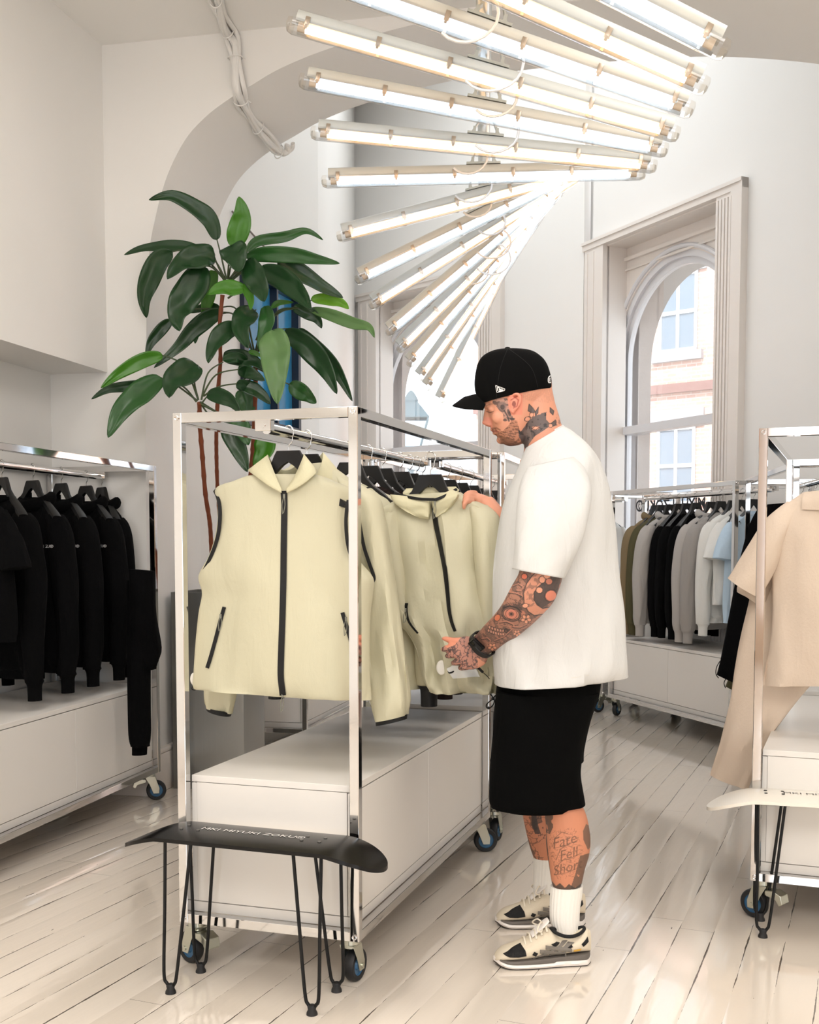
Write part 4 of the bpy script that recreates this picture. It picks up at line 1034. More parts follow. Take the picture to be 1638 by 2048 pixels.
mb = MB(); mb.strip(smooth_path([VV(x, y, d) for x, y, d in ((429, 980, .0), (437, 1000, -.035), (440, 1030, -.045), (436, 1070, -.045), (424, 1108, -.04), (410, 1138, -.03), (400, 1153, -.01))], 6), .011, .004, up=aC); mb.build('armhole_piping', M_blkn, vest)
mb = MB(); mb.strip(smooth_path([VV(x, y, d) for x, y, d in ((697, 1000, -.042), (694, 1015, -.047), (692, 1050, -.05), (697, 1095, -.045), (712, 1135, -.03), (728, 1156, -.01), (743, 1165, .02), (748, 1155, .05), (738, 1125, .06), (727, 1090, .06), (718, 1040, .05))], 6), .010, .004, up=aC); mb.build('armhole_piping', M_blkn, vest)
mb = MB(); mb.ball(VV(388, 1358, -.01), (.012, .006, .020)); mb.build('cord_stopper', mat('white_plastic', (228, 224, 214), .5), vest)
mb = MB(); mb.tube(smooth_path([VV(386, 1370, 0), VV(384, 1378, 0), VV(390, 1380, 0), VV(392, 1373, 0)], 4), .0018, 6); mb.build('hem_cord', M_blkn, vest)

# second windbreaker -----------------------------------------------------------
yw = rod_y('C', 614); pW = rodpt('C', yw)
def VW(px, py, d=0.): return onpl(px, py, pW + aC * d, aC)
hanger(pW, RK['C'][1], 'black hanger holding the pale yellow windbreaker behind the vest')
wj = thing('hanging_jacket', 'pale yellow windbreaker behind the vest, its long sleeve hanging right of the post', 'garment', VW(640, 1450))
MB().loft(rows_px(VW, [((580, 935), (655, 925), .03), ((540, 955), (692, 952), .045), ((478, 990), (735, 985), .05), ((472, 1050), (748, 1050), .055), ((465, 1150), (745, 1160), .06), ((460, 1250), (742, 1270), .06), ((455, 1340), (741, 1360), .058), ((455, 1375), (742, 1396), .05)]), n=48, e=.75, nrm=aC, fold=.03, ff=(7, 2.2), seed=62).build('body', M_cream, wj)
MB().loft(rows_px(VW, [((672, 950), (712, 966), .03), ((688, 985), (757, 994), .05, -.01), ((705, 1040), (771, 1040), .055, -.015), ((716, 1120), (785, 1110), .055, -.02), ((724, 1200), (797, 1190), .055, -.02), ((733, 1280), (808, 1275), .052, -.02), ((741, 1350), (818, 1345), .05, -.02), ((747, 1400), (821, 1400), .046, -.02), ((756, 1440), (818, 1428), .04, -.02)]), n=36, e=.85, nrm=aC, fold=.035, ff=(12, 3), seed=63).build('sleeve', M_cream, wj)
MB().loft(rows_px(VW, [((756, 1438), (818, 1427), .041, -.02), ((757, 1449), (817, 1436), .041, -.02)]), n=30, nrm=aC, sub=2).build('cuff', M_blkn, wj)
MB().loft(rows_px(VW, [((470, 985), (500, 975), .03), ((450, 1020), (500, 1020), .045), ((446, 1100), (496, 1100), .05), ((430, 1200), (486, 1200), .05), ((416, 1300), (478, 1300), .05), ((411, 1380), (471, 1388), .045), ((414, 1412), (462, 1427), .035)]), n=30, nrm=aC, fold=.02, ff=(12, 3), seed=64).build('sleeve', M_cream, wj)
MB().loft(rows_px(VW, [((414, 1410), (462, 1425), .036), ((415, 1418), (460, 1433), .036)]), n=24, nrm=aC, sub=2).build('cuff', M_blkn, wj)
collar_grid(VW, [(603, 985, -.06), (597, 950, -.045), (592, 920, -.01), (600, 925, .03), (622, 930, .04), (640, 912, .02), (646, 906, -.005), (640, 935, -.045), (612, 985, -.06)],
            [(602, 1000, -.062), (580, 985, -.064), (565, 950, -.02), (585, 950, .045), (622, 955, .05), (660, 945, .035), (684, 952, .0), (655, 975, -.055), (614, 1000, -.062)], M_creamf, 'collar', wj)
# ribbed label patch seen on the third jacket
mb = MB()
for k in range(11): 
    a = VW(757 + k * 2.6, 985 - k * 2.0, .28); b = VW(762 + k * 2.6, 997 - k * 2.0, .28)
    mb.bar(a, b, .0016, .001)
mb.bm.free()

# ================================================================ the jacket the man holds
pJ = Vector((*at(862, 1100, 3.74).xy, 0)); YJ = RK['C'][1] - .02; aJ = rk_axis(YJ)
def VJ(px, py, d=0.): return onpl(px, py, pJ + aJ * d, aJ)
hj = VJ(861, 915); hh = hanger(hj, YJ, 'black hanger holding the pale yellow hooded jacket, lifted off the rod', group='lifted hanger'); del hh['group']
hz = VJ(861, 949).z - (hj.z - .052); hh.location.z += hz
jk = thing('hooded_jacket', 'pale yellow hooded zip jacket held out by the man with both hands', 'jacket', VJ(900, 1390))
jb = MB().loft(rows_px(VJ, [((812, 990), (918, 984), .03), ((788, 1003), (940, 998), .042), ((758, 1025), (985, 1020), .05), ((752, 1070), (1006, 1060), .055), ((762, 1130), (1008, 1130), .06), ((776, 1190), (1008, 1200), .06), ((795, 1240), (1008, 1262), .058), ((822, 1272), (1005, 1300), .056), ((837, 1305), (1002, 1335), .055), ((846, 1355), (1000, 1366), .052), ((862, 1384), (994, 1388), .045)]), n=72, e=.75, nrm=aJ, fold=.075, ff=(10, 3.0), seed=66, foldend=1.1, sub=6).build('body', M_cream, jk)
bj = bvh_of([jb])
MB().loft(rows_px(VJ, [((925, 1000), (975, 1010), .03), ((945, 1035), (1004, 1042), .05, -.02), ((953, 1120), (1012, 1120), .055, -.03), ((962, 1200), (1014, 1200), .052, -.03), ((972, 1290), (1008, 1290), .045, -.02), ((978, 1350), (1000, 1352), .035, -.01)]), n=30, nrm=aJ, fold=.02, ff=(12, 3), seed=67).build('sleeve', M_cream, jk)
MB().loft(rows_px(VJ, [((782, 1006), (812, 1000), .03), ((768, 1040), (808, 1045), .045, -.01), ((776, 1110), (815, 1110), .045, -.01), ((786, 1180), (820, 1185), .04, -.01), ((800, 1235), (822, 1245), .035)]), n=24, nrm=aJ, fold=.02, seed=68).build('sleeve', M_cream, jk)
# collapsed hood: two soft flaps either side of the zip and the back of the neck
MB().loft(rows_px(VJ, [((790, 990), (868, 998), .012, -.055), ((800, 1008), (870, 1012), .022, -.058), ((822, 1024), (871, 1030), .02, -.060), ((845, 1036), (868, 1040), .010, -.058)]), n=24, e=.8, nrm=aJ, seed=69, fold=.012, ff=(14, 3)).build('hood_flap', M_creamf, jk)
MB().loft(rows_px(VJ, [((872, 998), (914, 981), .012, -.055), ((874, 1012), (928, 990), .022, -.058), ((878, 1026), (918, 1006), .02, -.058), ((882, 1036), (902, 1024), .010, -.056)]), n=24, e=.8, nrm=aJ, seed=70, fold=.012, ff=(14, 3)).build('hood_flap', M_creamf, jk)
MB().loft(rows_px(VJ, [((806, 976), (906, 972), .012, .035), ((800, 986), (914, 980), .02, .03), ((806, 998), (908, 990), .02, .01)]), n=24, e=.8, nrm=aJ, seed=71, fold=.015, ff=(14, 3)).build('hood_back', M_creamf, jk)
mb = MB(); mb.strip(smooth_path([VJ(x, y, d) for x, y, d in ((788, 986, -.03), (812, 993, -.062), (840, 998, -.076), (866, 999, -.08), (872, 999, -.08), (892, 991, -.072), (914, 978, -.035))], 6), .009, .005, up=aJ); mb.build('neck_binding', M_blkn, jk)
mb = MB(); ribbon_px(mb, bj, [(869, 998), (870, 1020), (873, 1048), (880, 1082), (890, 1135), (896, 1186), (899, 1218), (904, 1243), (911, 1262)], [11, 10, 5], off=.003, Y=3.68); mb.build('zip', M_blkn, jk)
pull(jk, VJ, 870, 1006, -.095, 32)
mb = MB(); ribbon_px(mb, bj, [(813, 1206), (814, 1225), (820, 1245), (836, 1266)], [8, 6, 2], off=.003, Y=3.68); mb.build('pocket_zip', M_blkn, jk); pull(jk, VJ, 811, 1220, -.075, 26)
mb = MB(); patch_px(mb, bj, [(893, 1337), (905, 1330), (950, 1332), (960, 1352), (935, 1354), (905, 1356)], .004, Y=3.68); mb.build('lining', mat('white_lining', (232, 233, 230), .7), jk)
mb = MB(); mb.ball(VJ(883, 1335, -.08), (.017, .005, .024)); mb.build('logo_patch', mat('white_plastic'), jk)
mb = MB(); mb.tube(smooth_path([VJ(896, 1337, -.075), VJ(898, 1345, -.08), VJ(905, 1344, -.08), VJ(911, 1337, -.075)], 4), .003, 6); mb.build('hem_cord', M_blkn, jk)
mb = MB(); mb.tube([VJ(956, 1335, -.075), VJ(966, 1345, -.075)], .0045, 8); mb.tube(smooth_path([VJ(966, 1345, -.075), VJ(974, 1352, -.07), VJ(979, 1358, -.07)], 4), .0015, 6); mb.build('hem_cord', M_blkn, jk)
mb = MB(); mb.tube(smooth_path([VJ(x, y, -.07) for x, y in ((981, 1388), (986, 1396), (983, 1400), (974, 1408), (973, 1414), (978, 1417), (986, 1410), (989, 1400), (986, 1397), (994, 1388))], 4), .0022, 6); mb.ball(VJ(986, 1397, -.07), .006, seg=10); mb.ball(VJ(977, 1416, -.07), .005, seg=10); mb.build('hem_cord', M_blkn, jk)

# ================================================================ the tall leafy plant
def leaf_mat(name, c1, c2, rough=.32):
    m = mat(name, c1, rough, var=.25, vscale=9, spec=.5, trans=.12)
    return m
M_l1 = leaf_mat('dark_green_leaf', (26, 62, 28), 0); M_l2 = leaf_mat('bright_green_leaf', (62, 120, 24), 0, .35); M_l3 = leaf_mat('pale_green_leaf', (92, 128, 74), 0, .4); M_l4 = leaf_mat('mid_green_leaf', (40, 88, 36), 0)
M_pet = mat('green_stalk', (58, 72, 40), .5); M_trunk = mat('red_brown_cane', (128, 66, 38), .6, bump=.3, bscale=60, var=.25, vscale=20)
YP = 5.42
def zp(x, y): return 170 + x / 2.6, 350 + y / 2.6
def stalk(mb, pts, Y0, Y1, w0=3.2, w1=1.8):
    n = len(pts); P = [at(*zp(*p), Y0 + (Y1 - Y0) * i / (n - 1)) for i, p in enumerate(pts)]; P = smooth_path(P, 6)
    k = Y0 / FPX; mb.tube(P, [(w0 + (w1 - w0) * i / (len(P) - 1)) * k / 2 * 1.3 for i in range(len(P))], 7)
    return P[-1]
def leaf(mb, pts, w, Ya, Yb, tilt=.35, wave=0., seed=0):
    n = len(pts); P = [at(*zp(*p), Ya + (Yb - Ya) * i / (n - 1)) for i, p in enumerate(pts)]; P = smooth_path(P, 7); N = len(P)
    W = w / 2.6 * Ya / FPX / 2; rows = []; view = Vector((0, 1, 0)); rg = random.Random(seed)
    ph = rg.random() * 6
    for i, p in enumerate(P):
        t = (P[min(i + 1, N - 1)] - P[max(i - 1, 0)]).normalized(); u = i / (N - 1)
        prof = (math.sin(math.pi * min(1, u ** .72)) ** .75) * (1 - .12 * u) if 0 < u < 1 else 0
        prof = max(prof, .03 if u < .5 else .008)
        s = t.cross(view).normalized(); nr = s.cross(t).normalized()
        ang = tilt * math.sin(ph + 2.2 * u); s2 = s * math.cos(ang) + nr * math.sin(ang); n2 = nr * math.cos(ang) - s * math.sin(ang)
        row = []
        for j in range(-4, 5):
            v = j / 4; fold = abs(v) * W * prof * .28; rip = math.sin(u * 15 + ph + v * 1.5) * W * .10 * abs(v) * prof + noise.noise(Vector((u * 5, v * 2, seed))) * W * .12
            row.append(p + s2 * (v * W * prof) - n2 * (fold + rip))
        rows.append(row)
    mb.grid(rows)
plant = thing('potted_plant', 'tall leafy plant with three red-brown canes and broad drooping green leaves', 'plant', Vector((PLANT_BASE.x, PLANT_BASE.y, .97)))
def cane(px, Y, w=9):
    n = len(px); P = [at(x, y, Y + (5.93 - Y) * (i / (n - 1)) ** 1.2) for i, (x, y) in enumerate(px)]; b = Vector((PLANT_BASE.x + (P[-1].x - PLANT_BASE.x) * .6, PLANT_BASE.y * .6 + P[-1].y * .4, .95)); P = smooth_path(P + [b], 8); rs = []
    for i in range(len(P)): rs.append(w / 2 * Y / FPX * (1 + (.16 if i % 4 == 0 else 0) + .05 * math.sin(i * 1.7)))
    MB().tube(P, rs, 12).build('cane', M_trunk, plant)
cane([(445, 590), (439, 658), (441, 719), (437, 773), (433, 855), (433, 914), (435, 974), (440, 1060)], YP + .02, 8)
cane([(511, 730), (511, 786), (507, 870), (503, 930), (492, 1030)], YP + .10, 9)
cane([(399, 806), (400, 852), (405, 915), (411, 989), (420, 1049), (424, 1120)], YP - .05, 9)
LV = {
 'a': [  # crown on the tallest cane
  ('D', [(735, 540), (710, 430), (686, 335)], [(686, 338), (650, 240), (575, 172), (450, 110), (332, 130)], 95, 0, -.12, .25),
  ('B', [(745, 540), (762, 450), (768, 378)], [(768, 378), (800, 290), (815, 200), (800, 112)], 118, 0, -.05, .2),
  ('M', [(750, 545), (800, 470), (845, 400)], [(842, 398), (900, 345), (1040, 322), (1150, 292), (1238, 338)], 58, 0, .1, .3),
  ('M', [(755, 550), (800, 500), (840, 430)], [(838, 428), (940, 412), (1090, 418), (1210, 440), (1325, 460)], 84, 0, -.1, .3),
  ('D', [(755, 550), (850, 470), (930, 420), (1000, 445)], [(1000, 445), (1100, 500), (1230, 580), (1342, 638)], 100, 0, .05, .3),
  ('D', [(755, 555), (830, 500), (910, 490)], [(905, 488), (1030, 545), (1120, 620), (1178, 698)], 120, 0, -.18, .3),
  ('D', [(742, 540), (748, 450), (752, 400)], [(765, 365), (782, 420), (805, 505)], 150, -.1, -.16, .1),
  ('D', [(750, 540), (800, 490), (838, 450)], [(838, 445), (880, 520), (915, 600), (935, 658)], 130, -.1, -.2, .3),
  ('D', [(730, 550), (690, 470), (672, 420)], [(675, 415), (600, 425), (500, 465), (428, 542)], 135, -.05, -.2, .2),
  ('D', [(730, 545), (680, 450), (612, 395)], [(612, 395), (520, 372), (400, 372), (290, 385), (203, 415)], 62, 0, .05, .2),
  ('D', [(728, 545), (620, 430), (520, 392), (452, 400)], [(455, 400), (385, 450), (335, 550), (310, 650), (320, 742)], 118, 0, .1, .2),
  ('D', [(725, 545), (660, 480), (605, 475)], [(608, 470), (575, 560), (510, 660), (480, 740), (490, 812)], 160, -.05, -.15, .15),
  ('B', [(725, 550), (700, 510), (690, 500)], [(680, 500), (650, 570), (640, 650), (612, 740)], 100, .1, .15, .2),
  ('B', [(745, 640), (800, 600), (830, 592)], [(835, 592), (760, 590), (700, 592), (638, 622)], 88, -.12, -.2, .2),
  ('B', [(745, 640), (800, 600), (825, 575)], [(815, 572), (850, 610), (864, 655), (862, 702)], 55, -.12, -.18, .3)],
 'b': [
  ('B', [(890, 860), (940, 740), (975, 692)], [(972, 694), (1010, 665), (1085, 662)], 34, 0, .05, .2),
  ('L', [(900, 850), (990, 720), (1100, 692), (1180, 650)], [(1175, 645), (1260, 648), (1330, 665), (1372, 696)], 66, 0, .05, .2),
  ('P', [(900, 860), (980, 740), (1080, 690), (1175, 700)], [(1172, 698), (1280, 728), (1390, 770), (1475, 792), (1505, 846)], 66, 0, -.15, .2),
  ('D', [(900, 850), (1000, 710), (1085, 692)], [(1080, 688), (1150, 712), (1205, 745), (1232, 797)], 72, 0, .0, .3),
  ('D', [(880, 920), (850, 750), (890, 700)], [(880, 702), (835, 740), (815, 810), (850, 902)], 125, -.1, -.22, .1),
  ('M', [(885, 920), (920, 780), (935, 700)], [(935, 682), (950, 750), (930, 830), (903, 908)], 92, -.15, -.2, .3),
  ('P', [(885, 930), (930, 830), (970, 815)], [(978, 806), (990, 900), (992, 1040), (1000, 1192)], 165, -.2, -.3, .15),
  ('D', [(890, 930), (980, 830), (1040, 818)], [(1030, 818), (1130, 870), (1220, 960), (1270, 1040), (1310, 1138)], 120, 0, -.12, .3),
  ('D', [(890, 925), (1000, 810), (1110, 802)], [(1108, 800), (1190, 880), (1290, 985), (1340, 1070), (1390, 1176)], 80, .1, .0, .35),
  ('D', [(870, 920), (830, 800), (785, 782)], [(788, 785), (725, 820), (670, 890), (640, 978)], 105, -.1, -.2, .2),
  ('D', [(860, 900), (790, 740), (712, 712)], [(715, 712), (640, 745), (560, 810), (480, 900), (358, 1003)], 92, 0, -.1, .35),
  ('D', [(860, 890), (790, 700), (700, 690)], [(702, 690), (620, 690), (545, 716)], 50, .1, .1, .2),
  ('M', [(860, 895), (780, 730), (700, 725)], [(700, 722), (620, 765), (585, 810), (572, 877)], 66, .1, .1, .3),
  ('D', [(700, 700), (560, 700), (445, 760)], [(447, 755), (400, 800), (345, 870), (318, 947)], 64, .15, .15, .3),
  ('D', [(870, 930), (780, 930), (722, 946)], [(718, 945), (800, 950), (880, 972), (930, 1012)], 90, -.05, -.1, .3),
  ('B', [(870, 940), (860, 925), (850, 920)], [(850, 918), (890, 928), (918, 946)], 28, -.1, -.1, .1),
  ('D', [(880, 960), (830, 1000), (800, 1010)], [(795, 1010), (860, 1030), (935, 1070)], 72, -.1, -.15, .3),
  ('M', [(890, 1000), (1000, 1060), (1065, 1090)], [(1060, 1088), (1110, 1118), (1160, 1150), (1203, 1187)], 92, 0, .05, .3),
  ('D', [(885, 1000), (830, 1060), (790, 1088)], [(785, 1088), (860, 1110), (920, 1145), (965, 1192)], 80, -.1, -.1, .3),
  ('M', [(885, 1010), (850, 1080), (825, 1120)], [(820, 1110), (840, 1180), (850, 1280)], 110, .1, .1, .2)],
 'c': [
  ('B', [(590, 1170), (520, 1000), (430, 945), (400, 940)], [(405, 938), (300, 965), (180, 1030), (82, 1108)], 80, 0, -.1, .3),
  ('D', [(585, 1175), (500, 1110), (420, 1060), (330, 1080)], [(335, 1080), (220, 1098), (120, 1115), (33, 1166)], 56, 0, .0, .25),
  ('M', [(580, 1180), (510, 1100), (400, 1070)], [(402, 1056), (300, 1130), (190, 1230), (120, 1366)], 135, 0, -.15, .2),
  ('D', [(590, 1170), (570, 1080), (580, 1000)], [(585, 988), (520, 1030), (455, 1080), (438, 1157)], 150, 0, -.2, .15),
  ('D', [(605, 1190), (620, 1170), (640, 1145)], [(635, 1140), (700, 1150), (765, 1180), (805, 1235)], 85, 0, -.1, .3),
  ('D', [(605, 1170), (640, 1030), (720, 972)], [(715, 965), (800, 950), (860, 990)], 60, 0, .1, .3),
  ('D', [(610, 1150), (680, 1040), (800, 1010)], [(795, 1012), (850, 1030), (900, 1070)], 60, 0, .1, .3),
  ('D', [(615, 1150), (700, 1100), (790, 1085)], [(785, 1085), (840, 1100), (880, 1140)], 60, 0, .1, .3),
  ('D', [(600, 1180), (640, 1240), (735, 1300)], [(730, 1280), (790, 1400), (845, 1545)], 110, .05, .0, .2),
  ('B', [(600, 1180), (700, 1240), (900, 1350)], [(940, 1340), (935, 1430), (880, 1535)], 120, .1, .1, .2),
  ('M', [(600, 1190), (700, 1240), (790, 1270)], [(780, 1262), (820, 1330), (850, 1405)], 100, .0, .0, .2)]}
MC = {'D': M_l1, 'B': M_l2, 'P': M_l3, 'M': M_l4, 'L': mat('lime_leaf', (110, 170, 30), .4, trans=.25)}
for cr, dY in (('a', .02), ('b', .10), ('c', -.05)):
    groups = {}
    st = MB()
    for i, (c, pet, bl, w, ya, yb_, tl) in enumerate(LV[cr]):
        Y0 = YP + dY; stalk(st, pet, Y0, Y0 + ya); groups.setdefault(c, MB()); leaf(groups[c], bl, w, Y0 + ya, Y0 + yb_, tl, seed=i + ord(cr) * 20)
    root_leafs = None
    # one foliage mesh per crown with a material slot for each tone
    big = MB(); mats = []; faces = []
    for c, g in groups.items():
        mats.append(MC[c]); k = len(mats) - 1; mp_ = {}
        for v in g.bm.verts: mp_[v] = big.bm.verts.new(v.co)
        for f in g.bm.faces:
            nf = big.bm.faces.new([mp_[v] for v in f.verts]); nf.material_index = k
        g.bm.free()
    fo = big.build('foliage', mats, plant, ang=60, solid=.0012)
    st.build('stalks', M_pet, fo)

# ================================================================ white cable bundle running over the arch
def cab(px, py, k):
    if k == 'c': d = ray(px, py); return O3 + d * ((ZC - .02 - CAMH) / d.z)
    return onpl(px, py, A0 + nA * k, nA)
path = [(423, -25, 'c'), (434, 8, 'c'), (445, 40, 'c'), (458, 68, 'c'), (468, 92, -.03), (471, 125, -.03), (476, 176, -.03), (483, 207, .08), (498, 232, .24), (522, 262, .40), (545, 290, .54), (562, 306, .62), (577, 300, .64), (577, 290, .62)]
cb_ = thing('cable_bundle', 'bundle of white painted cables running over the arch at upper left', 'cable', cab(*path[6]))
base = smooth_path([cab(*p) for p in path], 8)
for q in range(4):
    mb = MB(); off = [Vector((0, 0, 0)), Vector((.026, .0, .008)), Vector((-.020, .0, -.004)), Vector((.008, -.012, -.018))][q]
    P = []
    for i, b in enumerate(base):
        wv = math.sin(i * .24 + q * 1.9) * .007
        P.append(b + off * (1 - .4 * (i / len(base))) + Vector((wv, 0, wv * .6)))
    mb.tube(P, [.019, .012, .011, .009][q], 9); mb.build('cable', mat('white_painted_cable', (236, 234, 230), .5), cb_)
for i in range(6, len(base) - 8, 16):
    b = base[i]; t_ = (base[i + 1] - base[i - 1]).normalized(); x = t_.cross(Vector((0, 1, 0))).normalized(); y = t_.cross(x)
    mb = MB(); mb.tube([b + x * .036 * math.cos(a) + y * .028 * math.sin(a) for a in [k * math.pi / 8 for k in range(16)]], .003, 5, closed=True); mb.tube([b + x * .034, b + x * .052 + Vector((0, 0, -.01))], .002, 5); mb.build('cable_tie', M_wcab, cb_)

# ================================================================ the man
Yn, Yf, Ym = 3.33, 3.70, 3.52           # near side, far side, middle of the body
def AT(x, y, Y=Ym, dz=0.): return at(x, y, Y)
def R_(rows, Y): return [(at(*r[0], r[3] if len(r) > 3 else Y), at(*r[1], r[3] if len(r) > 3 else Y), r[2]) for r in rows]
parts = MB()
H = 3.56                                # depth of the head's middle
# skull, face, jaw, neck
parts.ball(at(1036, 772, H), (.106, .080, .098), seg=28)
parts.loft(R_([((966, 798), (1075, 790), .070), ((969, 808), (1078, 805), .072), ((974, 818), (1078, 820), .071), ((976, 830), (1074, 832), .069), ((980, 842), (1068, 845), .066), ((984, 854), (1064, 856), .060), ((990, 866), (1060, 866), .053), ((998, 878), (1054, 878), .046), ((1008, 888), (1046, 886), .036), ((1018, 892), (1038, 890), .022)], H), n=32, e=.86)
parts.loft(R_([((1030, 800), (1104, 778), .058), ((1036, 830), (1110, 806), .060), ((1042, 862), (1118, 832), .062), ((1048, 888), (1124, 852), .066), ((1046, 915), (1140, 872), .085), ((1040, 945), (1160, 900), .13)], H), n=32)
# brow, nose, lips, chin
parts.loft([(at(966, 804, H), at(984, 800, H), .034), (at(965, 810, H), at(984, 812, H), .036), (at(969, 817, H), at(985, 820, H), .030)], n=16)
parts.loft([(at(970, 814, H), at(985, 812, H), .008), (at(968, 824, H), at(985, 824, H), .010), (at(966.5, 835, H), at(988, 835, H), .0125), (at(966.5, 844, H), at(990, 845, H), .017), (at(969, 850, H), at(990, 851, H), .018), (at(976, 853, H), at(990, 855, H), .012)], n=16, sub=4)
parts.ball(at(968.5, 845, H), (.0075, .009, .007), seg=10)
for s in (-1, 1):
    parts.ball(at(978, 849, H) + Vector((0, s * .0135, 0)), (.009, .006, .0065), seg=10)
    parts.ball(at(979, 821, H) + Vector((.003, s * .033, 0)), (.010, .0135, .0085), seg=12)      # closed lid
    parts.ball(at(992, 838, H) + Vector((.005, s * .047, 0)), (.024, .016, .020), seg=12)        # cheek
parts.ball(at(985.5, 859, H), (.009, .022, .0055), seg=12); parts.ball(at(990.5, 866.5, H), (.009, .020, .0058), seg=12)
parts.ball(at(1003, 880, H), (.016, .024, .013), seg=14)
# ear
for s, E0 in ((-1, H - .071), (1, H + .071)):
    pts = smooth_path([at(1024, 822, E0), at(1031, 818, E0 + s * .006), at(1038, 808, E0 + s * .010), at(1041, 798, E0 + s * .012), at(1038, 790, E0 + s * .011), at(1030, 788, E0 + s * .008), at(1021, 791, E0 + s * .004), at(1018, 798, E0)], 4)
    parts.tube(pts, [.0052] * len(pts), 8)
    parts.ball(at(1026, 822, E0 + s * .002), (.0075, .005, .009), seg=10)
    parts.loft([(at(1019, 796, E0 + s * .003), at(1038, 796, E0 + s * .006), .004), (at(1020, 806, E0 + s * .002), at(1037, 806, E0 + s * .005), .004), (at(1022, 818, E0), at(1031, 817, E0 + s * .002), .004)], n=12)
# torso under the shirt
parts.loft(R_([((1040, 920), (1150, 885), .10), ((1040, 960), (1180, 930), .15), ((1032, 1010), (1195, 985), .165), ((1026, 1080), (1200, 1070), .16), ((1026, 1160), (1195, 1160), .15), ((1028, 1250), (1190, 1250), .15), ((1028, 1330), (1188, 1330), .15), ((1026, 1390), (1178, 1390), .15), ((1036, 1430), (1165, 1430), .14)], Ym), n=32)
# left arm (near): shoulder, elbow, wrist
arm = [((1058, 960), (1140, 950), .060, Yn + .02), ((1050, 1010), (1138, 1010), .060, Yn - .04), ((1046, 1070), (1134, 1075), .058, Yn - .07), ((1042, 1120), (1127, 1135), .055, Yn - .09), ((1037, 1147), (1124, 1159), .054, Yn - .09), ((1025, 1169), (1117, 1181), .053, Yn - .08), ((1015, 1188), (1107, 1204), .052, Yn - .065), ((1003, 1210), (1088, 1226), .050, Yn - .04), ((988, 1230), (1063, 1250), .046, Yn + .0), ((970, 1249), (1027, 1279), .039, Yn + .06), ((955, 1266), (997, 1298), .031, Yn + .12), ((944, 1276), (978, 1308), .026, Yn + .165)]
parts.loft(R_(arm, Yn), n=28, sub=4)
# hand: back of the palm, knuckles, fingers curling away round the cloth, thumb on top
HW = Yn + .165
palm = [((946, 1274), (977, 1310), .025, HW), ((932, 1272), (972, 1326), .020, HW + .015), ((915, 1276), (958, 1336), .018, HW + .025), ((898, 1286), (942, 1340), .016, HW + .035), ((891, 1295), (932, 1338), .014, HW + .045)]
parts.loft(R_(palm, HW), n=24, sub=4)
kn = [(892, 1297), (900, 1310), (912, 1324), (926, 1334)]
ln = [1.0, 1.05, .98, .8]
for (x, y), L_ in zip(kn, ln):
    p0 = at(x + 10, y - 2, HW + .035); p1 = at(x, y, HW + .045); p2 = at(x - 5 , y + 2, HW + .075); p3 = at(x + 6, y + 2, HW + .098); p4 = at(x + 17 * L_, y + 1, HW + .096)
    P = smooth_path([p0, p1, p2, p3, p4], 4); parts.tube(P, [.0098 - .0030 * i / (len(P) - 1) for i in range(len(P))], 10); parts.ball(p1, .0105, seg=12); parts.ball(p4, .0069, seg=10)
P = smooth_path([at(932, 1282, HW + .02), at(915, 1282, HW + .028), at(903, 1281, HW + .04), at(893, 1278, HW + .05), at(887, 1277, HW + .056)], 4); parts.tube(P, [.0125, .0125, .0122, .012, .0115, .011, .0108, .0105, .0102, .010, .0098, .0095, .009, .0085, .008, .0072, .006][:len(P)], 10); parts.ball(P[-1], .0062, seg=10)
# right arm (far) reaching to the jacket's shoulder
HR = 3.72
parts.tube(smooth_path([at(1090, 985, Yf), at(1075, 1050, Yf + .04), at(1040, 1085, Yf + .06), at(1000, 1040, HR - .02), at(972, 1003, HR)], 6), [.052 - .026 * i / 24 for i in range(25)], 16)
parts.loft([(at(985, 996, HR), at(972, 1018, HR), .018), (at(964, 988, HR), at(956, 1010, HR - .01), .020), (at(946, 984, HR), at(940, 1004, HR - .02), .016)], n=16)
for k, (x, y) in enumerate([(944, 986), (942, 992), (940, 998), (939, 1004)]):
    P = smooth_path([at(x + 8, y, HR + .0 - k * .012), at(x - 4, y - 1, HR - .02 - k * .014), at(x - 13 + k, y + 4, HR - .035 - k * .012), at(x - 14 + k, y + 11, HR - .03 - k * .012)], 4); parts.tube(P, [.0090 - .0022 * i / (len(P) - 1) for i in range(len(P))], 10); parts.ball(P[-1], .0067, seg=8)
P = smooth_path([at(966, 1006, HR - .02), at(954, 1012, HR + .01), at(944, 1016, HR + .03)], 4); parts.tube(P, .0095, 10)
